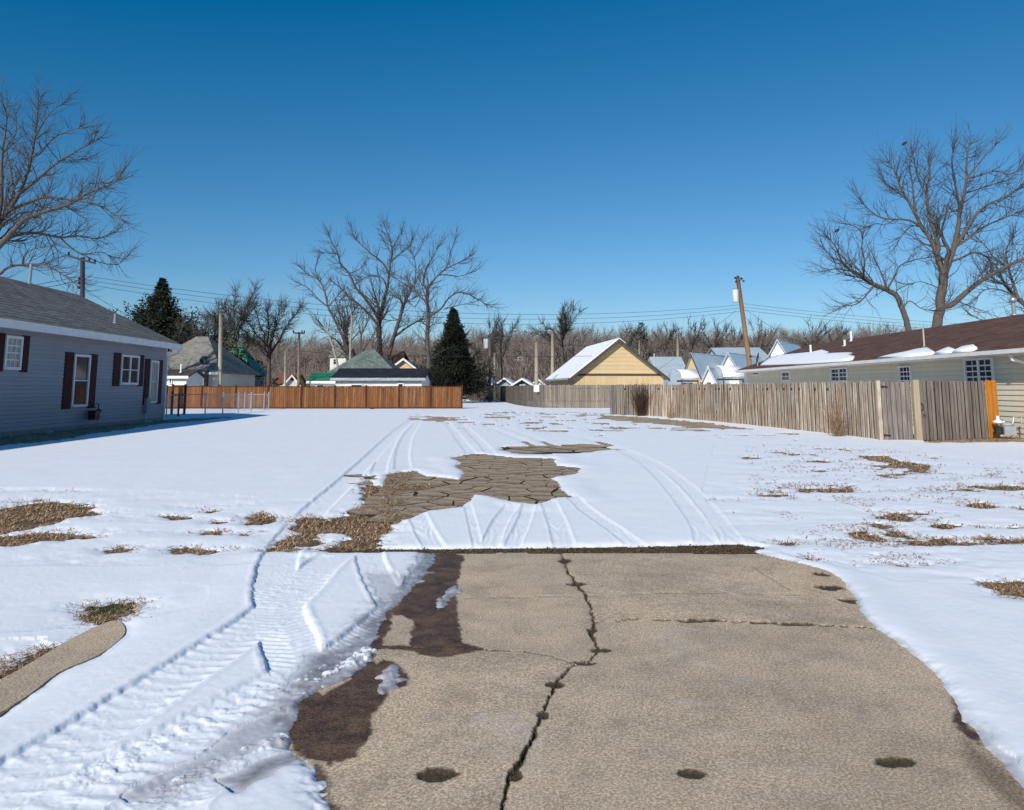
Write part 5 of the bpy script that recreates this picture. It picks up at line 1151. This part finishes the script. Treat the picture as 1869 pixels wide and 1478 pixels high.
traced_tree('bare_tree', 'smaller bare tree leaning left behind the brown roof, left of the largest tree', 50, [
 ([(1664,640),(1656,592),(1647,564),(1637,541),(1619,529),(1596,520)], .30, .18),
 ([(1596,520),(1575,508),(1555,495),(1537,477),(1524,448),(1513,436)], .16, .03), ([(1575,508),(1578,477),(1573,454),(1575,430)], .09, .03), ([(1619,529),(1609,500),(1601,482)], .08, .03),
 ([(1619,529),(1634,502),(1644,484),(1670,474),(1701,469)], .08, .03), ([(1596,520),(1583,536),(1565,554),(1539,559)], .08, .03), ([(1647,564),(1660,549),(1680,562),(1698,566)], .07, .02),
 ([(1555,495),(1526,490),(1502,495)], .07, .02), ([(1537,477),(1520,470),(1505,455)], .05, .02), ([(1575,430),(1565,415),(1550,410)], .04, .02)], 6, dens=1.2)
traced_tree('bare_tree', 'bare tree cut by the right edge of the view behind the metal flue', 58, [
 ([(1905,660),(1895,600),(1878,565),(1858,545)], .3, .2), ([(1858,545),(1850,520),(1840,487),(1837,456),(1850,430)], .16, .04), ([(1858,545),(1830,530),(1800,528),(1780,545)], .1, .03),
 ([(1878,565),(1885,520),(1895,480),(1885,440)], .15, .04), ([(1840,487),(1815,470),(1800,450),(1790,440)], .08, .03), ([(1850,520),(1825,515),(1805,500)], .07, .03), ([(1895,600),(1840,580),(1800,585),(1770,575)], .08, .02)], 7, dens=1.1)
# --- big tree left
traced_tree('bare_tree', 'big bare tree at the left edge, its limbs reaching right over the grey roof', 50, [
 ([(-76,720),(-68,620),(-52,540),(-30,490)], .50, .36),
 ([(-30,490),(-14,462),(0,447),(30,415),(45,400),(75,388),(120,375),(140,365),(165,350),(208,333),(225,313)], .26, .03),
 ([(-30,490),(-15,440),(0,403),(15,385),(33,355),(48,320),(58,285),(63,250),(68,213),(70,178)], .28, .03), ([(33,355),(68,328),(100,300),(140,275),(180,253)], .14, .03),
 ([(15,385),(50,370),(83,360),(118,363),(150,368),(188,378),(222,402)], .15, .03), ([(0,447),(25,430),(63,425),(110,433),(140,430),(175,435),(205,425)], .17, .03),
 ([(110,433),(125,448),(150,463),(185,460),(205,470)], .08, .025), ([(150,463),(180,478),(213,483),(225,474)], .05, .02), ([(-40,520),(-15,505),(0,500),(15,488),(40,483),(80,483),(105,495),(135,515)], .14, .04),
 ([(-30,490),(-12,430),(2,375),(3,325),(5,275),(12,225),(8,195)], .22, .03), ([(15,385),(25,363),(20,313),(12,270),(28,245),(30,215)], .12, .03), ([(58,285),(72,280),(100,250),(130,238),(150,230)], .09, .025),
 ([(63,250),(85,215),(100,198),(115,188)], .08, .025), ([(140,365),(150,345),(165,335),(190,335)], .06, .02), ([(75,388),(85,362),(92,340)], .06, .02), ([(40,483),(45,465),(60,455),(85,450)], .06, .02), ([(100,300),(115,292),(135,292),(155,290)], .06, .02), ([(3,325),(-20,290),(-30,250)], .1, .03), ([(-12,430),(-50,400),(-90,360)], .15, .04),([(68,328),(60,305),(50,290),(35,278)], .05, .02)], 8, dens=1.2)
# --- middle group
traced_tree('bare_tree', 'tallest bare tree of the middle group, rising behind the hip roof and white garage', 86, [
 ([(698,700),(697,670),(693,645),(692,616),(692,596)], .42, .36), ([(692,596),(696,575),(699,553),(707,524),(710,499),(713,477),(715,454),(707,425),(701,410)], .30, .04),
 ([(692,596),(675,575),(655,555),(637,542),(622,526),(608,515)], .22, .05), ([(694,588),(678,560),(660,537),(649,524),(637,499),(622,481),(617,463),(606,443),(599,425)], .25, .04),
 ([(710,499),(698,479),(678,463),(660,447),(646,432)], .16, .04), ([(713,477),(727,465),(747,450),(754,434)], .13, .04), ([(707,524),(696,506),(675,504),(660,510)], .13, .04), ([(715,454),(725,438),(734,420)], .10, .03),
 ([(617,463),(600,462),(585,460)], .07, .03), ([(637,499),(655,492),(665,480)], .09, .03), ([(655,555),(640,556),(625,562)], .08, .03), ([(710,499),(728,512),(745,522)], .10, .03), ([(646,432),(640,415)], .05, .02)], 9, rmin=.008, dens=1.25, twk=1.15)
traced_tree('bare_tree', 'dark leaning bare tree whose forked trunk crosses right of the tallest middle tree', 84, [
 ([(700,700),(704,668),(714,632),(723,600),(729,582),(736,558)], .34, .22), ([(736,558),(729,546),(718,540)], .12, .05), ([(736,558),(744,550),(756,544)], .13, .05), ([(720,614),(745,596),(772,580)], .16, .09),
 ([(729,582),(712,585),(698,580)], .07, .03), ([(756,544),(765,530),(775,525)], .06, .03)], 10, rmin=.010, mat='bark_dark', dens=1.1, twk=1.1)
traced_tree('bare_tree', 'slender bare tree with a pale straight trunk in front of the dark cedar', 66, [
 ([(783,716),(783,690),(782,661),(780,627),(780,605),(782,578)], .24, .21), ([(782,578),(780,551),(781,528),(790,513),(801,501),(815,490),(837,479),(857,468)], .18, .03),
 ([(780,551),(768,542),(756,524),(759,497),(756,470),(750,459)], .13, .03), ([(781,528),(772,515),(779,488),(790,470),(801,447)], .11, .03), ([(782,578),(804,564),(819,544),(839,533),(862,540),(895,560)], .14, .02),
 ([(801,501),(820,502),(837,504),(862,497)], .08, .02), ([(756,524),(734,506),(716,500)], .08, .02), ([(810,564),(837,557),(862,552)], .07, .02), ([(815,490),(822,462),(830,440)], .07, .02), ([(768,542),(757,560),(748,552)], .06, .02), ([(756,470),(768,452),(772,440)], .05, .02)], 11, rmin=.007, dens=1.35)
traced_tree('bare_tree', 'many-stemmed bare tree with broken pale stems left of the hip roof', 82, [
 ([(640,710),(638,670),(635,641)], .40, .34), ([(635,641),(624,611),(610,582),(599,560),(592,530),(581,510),(563,501),(547,486)], .22, .04), ([(599,560),(581,546),(563,526),(541,515)], .11, .03),
 ([(632,645),(615,622),(600,612),(590,600)], .14, .06), ([(629,600),(629,571),(619,551),(630,540)], .12, .04), ([(581,510),(575,490),(580,475)], .08, .03), ([(599,560),(612,545),(622,532)], .08, .03), ([(635,641),(632,615),(629,600)], .16, .12)], 12, rmin=.009, dens=1.2, twk=1.1)
traced_tree('bare_tree', 'pale broken-topped tree stems standing over the hip roof', 80, [
 ([(622,716),(617,672),(608,634),(597,606),(590,596)], .20, .10), ([(612,650),(600,640),(588,640)], .07, .03)], 13, rmin=.012, mat='bark_pale', dens=.4)
traced_tree('bare_tree', 'short pale snag with cut top beside the many-stemmed tree', 80.5, [
 ([(641,716),(639,660),(640,620),(642,590),(642,572)], .22, .10), ([(640,620),(646,598),(652,590)], .07, .04)], 14, rmin=.012, mat='bark_pale', dens=.3)
traced_tree('bare_tree', 'thin crooked bare tree between the pale snag and the tallest middle tree', 79, [
 ([(658,716),(658,660),(658,634),(660,609),(669,591),(673,575)], .18, .07), ([(658,609),(655,585),(663,570)], .08, .03), ([(661,645),(672,625),(686,606)], .09, .05)], 15, rmin=.010, dens=.8)
# --- generic bare trees
def bare_tree(label, x, y, H, seed, z=0, rmin=.012, mat='bark_dark', tmat='twig', nlimb=6, spread=.5, trunk=.28, twk=1.0, group=None, r0=None, wide=.45, sh=4):
    r = random.Random(seed); r0 = r0 or H*.02; S = []; T = thing('bare_tree', label, 'tree', (x, y, z), 0, group)
    th = H*trunk; lean = Vector((r.uniform(-.05, .05), r.uniform(-.05, .05), 1)).normalized(); P = cr([Vector((0, 0, -.6)), lean*th*.5+Vector((r.gauss(0, .1), 0, 0)), lean*th], 4)
    MB().tube(P, [r0*(1.25-.4*i/len(P)) for i in range(len(P))], 8).build('trunk', M[mat], T, True)
    for k in range(nlimb):
        an = 2.4*k+r.uniform(-.3, .3); el = (.12+.88*((k*.618+.3) % 1))*spread
        L = .93*r.uniform(.88, 1.06)/math.sqrt((math.sin(el)/(H*wide))**2+(math.cos(el)/(H-th))**2); el0 = el*.75
        d = Vector((math.cos(an)*math.sin(el0), math.sin(an)*math.sin(el0), math.cos(el0))); de = Vector((math.cos(an)*math.sin(el*1.15), math.sin(an)*math.sin(el*1.15), math.cos(el*1.15)))
        p = P[-1]-lean*r.uniform(0, th*.22); Q_ = [p]
        for q in range(6):
            t = q/5; dd = (d*(1-t)+de*t+perp(d, r)*.20).normalized(); Q_.append(Q_[-1]+dd*L/6)
        Q_ = cr(Q_, 3); ra = r0*r.uniform(.35, .5); R = [ra*(1-i/len(Q_)*.85) for i in range(len(Q_))]
        MB().tube(Q_, R, 6).build('limb', M[mat], T, True)
        for i in range(5, len(Q_)):
            for _ in range(sh if i > 8 else 2):
                d1 = (Q_[i]-Q_[i-1]).normalized(); a_ = r.uniform(.5, 1.15); grow(S, Q_[i-1].lerp(Q_[i], r.random()), (d1*math.cos(a_)+perp(d1, r)*math.sin(a_)).normalized(), min(max(R[i]*.7, .03), r.uniform(.025, .06)*twk), r, rmin, .08)
        for _ in range(3): grow(S, Q_[-1-_], ((Q_[-1]-Q_[-2]).normalized()+perp(lean, r)*.4).normalized(), .045*twk, r, rmin, .08)
    V, Q = seg_mesh(S); np_mesh('crown', V, Q, M[tmat], T); return T
def bt(label, px, ytop, Y, seed, **k):
    z = hill_h(XP(px, Y), Y) if Y > 97 else 0
    return bare_tree(label, XP(px, Y), Y, ZP(ytop, Y)-z, seed, z=z, **k)
bt('wide bare tree left of the middle group, dark trunk on the woods', 492, 512, 96, 21, nlimb=11, spread=1.35, trunk=.40, r0=.24, wide=.48, sh=5, twk=.75, rmin=.010, mat='bark')
bt('bare tree with fanning limbs just right of the pale pole', 421, 508, 92, 22, nlimb=10, spread=1.15, trunk=.55, r0=.20, wide=.34, sh=5, twk=.75, rmin=.010, mat='bark')
bt('bare tree between the black cedar and the pale pole', 378, 512, 94, 23, nlimb=9, spread=1.1, r0=.18, wide=.38, sh=4, twk=.75, rmin=.010, mat='bark')
bt('low brushy bare tree in front of the black cedar', 322, 575, 72, 24, nlimb=8, spread=1.2, trunk=.2, rmin=.010, wide=.5, r0=.09)
bt('large bare tree on the skyline above the two plain cream posts', 1027, 544, 135, 25, nlimb=13, spread=1.3, trunk=.42, r0=.26, rmin=.016, twk=1.2, wide=.5)
bt('thin bare tree right of the dark cedar, left of two', 885, 562, 110, 26, nlimb=7, spread=.8, rmin=.014, wide=.3, r0=.14)
bt('thin bare tree right of the dark cedar, right of two', 915, 558, 114, 27, nlimb=7, spread=.85, rmin=.014, wide=.32, r0=.14)
bt('reddish bushy bare tree behind the leaning pole', 1383, 583, 150, 28, nlimb=11, spread=1.3, trunk=.15, rmin=.02, tmat='wood_twig', wide=.6, twk=1.5)
for k, (px, yt, nm) in enumerate(((1262, 580, 'rounded bare tree on the skyline above the tan gabled house'), (1308, 585, 'rounded bare tree on the skyline just left of the leaning pole'), (1215, 592, 'rounded bare tree on the skyline right of the far pine'), (1148, 594, 'pale bare tree on the skyline over the yellow garage apex'), (1340, 600, 'low bare tree on the skyline left of the reddish bushy tree'), (1485, 584, 'bare tree on the skyline left of the white roof pipes'), (1525, 590, 'thin bare skyline tree between the white roof pipes and small bare tree'))):
    bt(nm, px, yt, 165+k*3, 30+k, nlimb=11, spread=1.35, trunk=.22, rmin=.022, twk=1.6, wide=.62, r0=.16, sh=3)
# --- woodland: one mass
def proto(seed, H=9.0):
    r = random.Random(seed); S = [(0, 0, -.5, 0, 0, H*.25, H*.018, H*.014)]
    for k in range(6):
        an = 2*math.pi*k/6+r.random(); el = r.uniform(.1, .9); d = Vector((math.cos(an)*math.sin(el), math.sin(an)*math.sin(el), math.cos(el)))
        grow(S, Vector((0, 0, H*r.uniform(.08, .25))), d, H*.010, r, .014, .12, kseg=2.0*H/9, side=.72, wig=.25, shr=.88)
    S = np.array(S)
    if len(S) > 430: S = S[np.sort(np.random.RandomState(seed).permutation(len(S))[:430])]
    return S
def cone_mesh(S):
    P0 = S[:, 0:3]; P1 = S[:, 3:6]; r0 = S[:, 6]*2.1; d = P1-P0; d /= np.linalg.norm(d, axis=1, keepdims=True)+1e-9
    ref = np.where(np.abs(d[:, 2:3]) > .9, np.array([[1., 0, 0]]), np.array([[0, 0, 1.]])); a = np.cross(d, ref); a /= np.linalg.norm(a, axis=1, keepdims=True); b = np.cross(d, a)
    V = np.stack([P0+(a*math.cos(t)+b*math.sin(t))*r0[:, None] for t in (0, 2.094, 4.189)]+[P1+d*.1], 1).reshape(-1, 3); o = np.arange(len(S))*4
    return V, np.concatenate([np.stack([o, o+1, o+3], 1), np.stack([o+1, o+2, o+3], 1), np.stack([o+2, o, o+3], 1)])
protos = [cone_mesh(proto(100+i)) for i in range(7)]
rr = random.Random(77); VV = []; QQ = []; off = 0; cnt = 0
for i in range(520):
    y = 97+190*rr.random()**.75; x = rr.uniform(-.78, .72)*y; h = hill_h(x, y)
    px_ = CX+F*x/y
    if y < 118 and (px_ > 1190 or px_ < 480): continue
    V, Q = protos[i % 7]; s_ = rr.uniform(.65, 1.15)*(.95 if px_ > 1120 else 1.0)*(.62 if y < 125 else 1); an = rr.random()*6.28; c, s = math.cos(an), math.sin(an)
    W = V.copy(); W[:, 0] = (V[:, 0]*c-V[:, 1]*s)*s_+x; W[:, 1] = (V[:, 0]*s+V[:, 1]*c)*s_+y; W[:, 2] = V[:, 2]*s_+h-.2
    VV.append(W); QQ.append(Q+off); off += len(W)
tag(np_mesh('woodland', np.concatenate(VV), np.concatenate(QQ), M['wood_twig'], smooth=False), 'brown leafless woods covering the low hill', kind='stuff')
def brush(n, xr, yr, seed, h=(1.0, 2.6), hill=True):
    r = np.random.RandomState(seed); y = yr[0]+(yr[1]-yr[0])*r.rand(n); x = (xr[0]+(xr[1]-xr[0])*r.rand(n))*y; z = np.array([hill_h(a, b) for a, b in zip(x, y)]) if hill else np.zeros(n)
    L = h[0]+(h[1]-h[0])*r.rand(n); an = r.rand(n)*6.28; el = .35+1.1*r.rand(n); S = np.stack([x, y, z-.1, x+np.cos(an)*np.cos(el)*L, y+np.sin(an)*np.cos(el)*L, z+np.sin(el)*L, np.full(n, .035), np.full(n, .01)], 1)
    return cone_mesh(S)
V, Q = brush(26000, (-.62, .62), (97, 235), 3)
tag(np_mesh('hill_brush', V, Q, M['wood_twig'], smooth=False), 'dense brown brush under the woods on the hill', kind='stuff')
V, Q = brush(15000, (-.62, .62), (170, 262), 9, (2.5, 6.5))
tag(np_mesh('ridge_brush', V, Q, M['wood_twig'], smooth=False), 'continuous grey-brown thicket along the top of the hill', kind='stuff')
V, Q = brush(2200, (-.05, -.03), (84, 96), 4, (.5, 2.0), False); tag(np_mesh('alley_brush', V, Q, M['bark_dark'], smooth=False), 'dark leafless brush in front of the white house in the alley', kind='stuff')
# --- evergreens
def cedar(label, x, y, H, W, seed, z=0, mat='cedar', rust=.0, skirt=.04, n=1500, narrow=1.0):
    r = random.Random(seed); T = thing('cedar_tree', label, 'tree', (x, y, z), r.random()*6); MB().tube([(0, 0, -.2), (0, 0, H*.5), (0, 0, H*.97)], [H*.022, H*.014, .02], 8).build('trunk', M['bark_dark'], T)
    s0_ = seed*1.7; rs_ = np.random.RandomState(seed); V = []; V2 = []; lobes = [(r.uniform(0, 6.28), r.uniform(.05, .97), r.uniform(.55, 1.25)) for _ in range(90)]
    for i in range(n):
        t = skirt+(1-skirt)*r.random()**1.35; an = r.random()*6.28; k = 1.0
        for (la, lt, lk) in lobes:
            da = abs((an-la+math.pi) % (2*math.pi)-math.pi)
            if da < .38 and abs(t-lt) < .045: k = lk; break
        k *= 1+.13*math.sin(3*an+9*t+s0_)+.12*math.sin(5*an-17*t)+.15*math.sin(46*t+2*an+s0_); R = W*(1-t)**narrow*(.55+.45*min(1, t*9))*k*r.choice((.6, .8, .92, 1, 1, 1.08, 1.3))+.10; zz = H*t
        # a spray: drooping then upturned, leaflets along it
        m = max(6, int(R*7)); c, s = math.cos(an), math.sin(an); rise = r.uniform(.1, .8)
        us = rs_.rand(m)**.6; rad = R*us; hz = zz+rise*R*us*us*.9-.12*R*us+rs_.normal(0, .06+.03*R, m); la_ = rs_.normal(0, .08+.035*R, m)
        px_, py_ = c*rad-s*la_, s*rad+c*la_; sz = rs_.uniform(.14, .36, m)*(.7+.05*H/2)
        d = rs_.normal(0, 1, (m, 3)); d[:, 0] += c*1.2; d[:, 1] += s*1.2; d[:, 2] += .5; d /= np.linalg.norm(d, axis=1, keepdims=True); e = np.cross(d, rs_.normal(0, 1, (m, 3))); e /= np.linalg.norm(e, axis=1, keepdims=True)
        P = np.stack([px_, py_, hz], 1); tri = np.stack([P-e*sz[:, None]*.28, P+e*sz[:, None]*.28, P+d*sz[:, None]], 1); (V2 if r.random() < rust else V).append(tri)
    for vv, mm in ((V, mat), (V2, 'cedar_rust')):
        if not vv: continue
        A_ = np.concatenate(vv).reshape(-1, 3); np_mesh('foliage', A_, np.arange(len(A_)).reshape(-1, 3), M[mm], T, smooth=False)
Yc = 74; cedar('large near-black cedar right of the brown fence, beside the alley', XP(826, Yc), Yc, ZP(566, Yc), 2.75, 41, rust=.06, narrow=.95, n=4200, skirt=.10)
Yc = 76; cedar('black cedar behind the grey house roof at the left', XP(285, Yc), Yc, ZP(511, Yc), 7.4, 42, narrow=1.2, n=4200)
Yc = 150; cedar('small dark pine on the skyline right of the yellow garage', XP(1174, Yc), Yc, 9.2, 2.3, 43, z=hill_h(XP(1174, Yc), Yc)-1, narrow=.5, n=500)
Yc = 120; cedar('dark evergreen glimpsed far behind the green roof', XP(470, Yc), Yc, 5.5, 2.3, 44, z=0, narrow=.5, n=350)
# ================================================================= SMALL PLANTS AND BITS
def shrub(name, label, x, y, H, n, seed, mat, spread=.5, rad=.006, cat='shrub', side=.5):
    r = random.Random(seed); S = []
    for i in range(n):
        an = r.random()*6.28; el = abs(r.gauss(0, spread)); d = Vector((math.cos(an)*math.sin(el), math.sin(an)*math.sin(el), math.cos(el))); p = Vector((r.gauss(0, .08), r.gauss(0, .08), -.03)); L = H*r.uniform(.5, 1); k = 6; ra = rad
        for q in range(k):
            d = (d+perp(d, r)*.14).normalized(); q2 = p+d*L/k; S.append((p.x, p.y, p.z, q2.x, q2.y, q2.z, ra, ra*.85)); p = q2; ra *= .85
            if r.random() < side: d2 = (d+perp(d, r)*.8).normalized(); e_ = p+d2*L*.18; S.append((p.x, p.y, p.z, e_.x, e_.y, e_.z, ra*.7, ra*.3))
    V, Q = seg_mesh(S); T = thing(name, label, cat, (x, y, 0)); np_mesh('stem', V, Q, M[mat], T); return T
q = ground(1532, 796); shrub('dead_shrub', 'tan leafless shrub against the near grey fence, left of the gate', q.x-.15, q.y-.25, 1.35, 70, 1, 'dead_stem', .38, .007)
q = ground(1530, 795); shrub('dead_shrub', 'thin pale stems rising above the fence top below the square window', q.x+.35, q.y+.5, 2.1, 14, 2, 'dead_stem', .16, .006, side=.25)
q = ground(1226, 763); shrub('dead_shrub', 'small reddish dead shrub at the fence foot near the vine', q.x-.1, q.y-.25, .9, 40, 3, 'dead_stem', .4, .006)
q = ground(1168, 759); T = shrub('dead_vine', 'dark brown dead vine heaped over the corner of the fence', q.x, q.y-.2, 1.75, 190, 4, 'vine', .22, .010, 'vine', .8)
q = ground(904, 731); shrub('dead_shrub', 'dark brush at the far end of the alley fence', q.x-.8, q.y-1.0, 1.9, 90, 5, 'vine', .5, .02)
q = ground(1205, 690, 0) if False else None
q = at(1212, 690, 66); shrub('dead_shrub', 'leafless bush right of the yellow garage corner', q.x, 66, 2.1, 60, 6, 'vine', .45, .012)
# alley bin
al = thing('trash_bin', 'blue-white wheeled bin at the end of the alley beside the dark pole', 'bin', (XP(890, 86), 86, 0))
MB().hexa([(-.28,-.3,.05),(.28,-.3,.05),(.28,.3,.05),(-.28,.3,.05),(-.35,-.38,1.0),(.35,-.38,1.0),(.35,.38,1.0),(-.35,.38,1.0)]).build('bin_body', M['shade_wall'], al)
MB().box(-.37,.37,-.42,.4,1.0,1.07).build('lid', M['white_paint'], al)
for x_ in (-.3, .3): MB().tube([(x_-.04,.3,.12),(x_+.04,.3,.12)], .12, 10).build('wheel', M['black_metal'], al)
# birds seen in the trees
def bird(label, px, py, Y): 
    p = at(px, py, Y); T = thing('bird', label, 'bird', tuple(p)); MB().tube([(-.16,0,-.10),(-.06,0,0),(.04,0,.04),(.12,0,.08)], [.03,.09,.09,.03], 8).build('body', M['black_metal'], T, True)
    MB().lathe([(.01,0),(.055,.03),(.05,.08),(.01,.11)], 8, (.12,0,.05)).build('head', M['black_metal'], T, True); MB().slab([(-.3,-.04,-.16),(-.3,.04,-.16),(-.12,.04,-.06),(-.12,-.04,-.06)], .01).build('tail', M['black_metal'], T)
bird('black bird perched high in the big tree at the left edge', 176, 241, 50)
bird('black bird perched at the left side of the smaller right tree', 1528, 421, 49)
bird('black bird perched on top of the largest right tree', 1651, 262, 50)
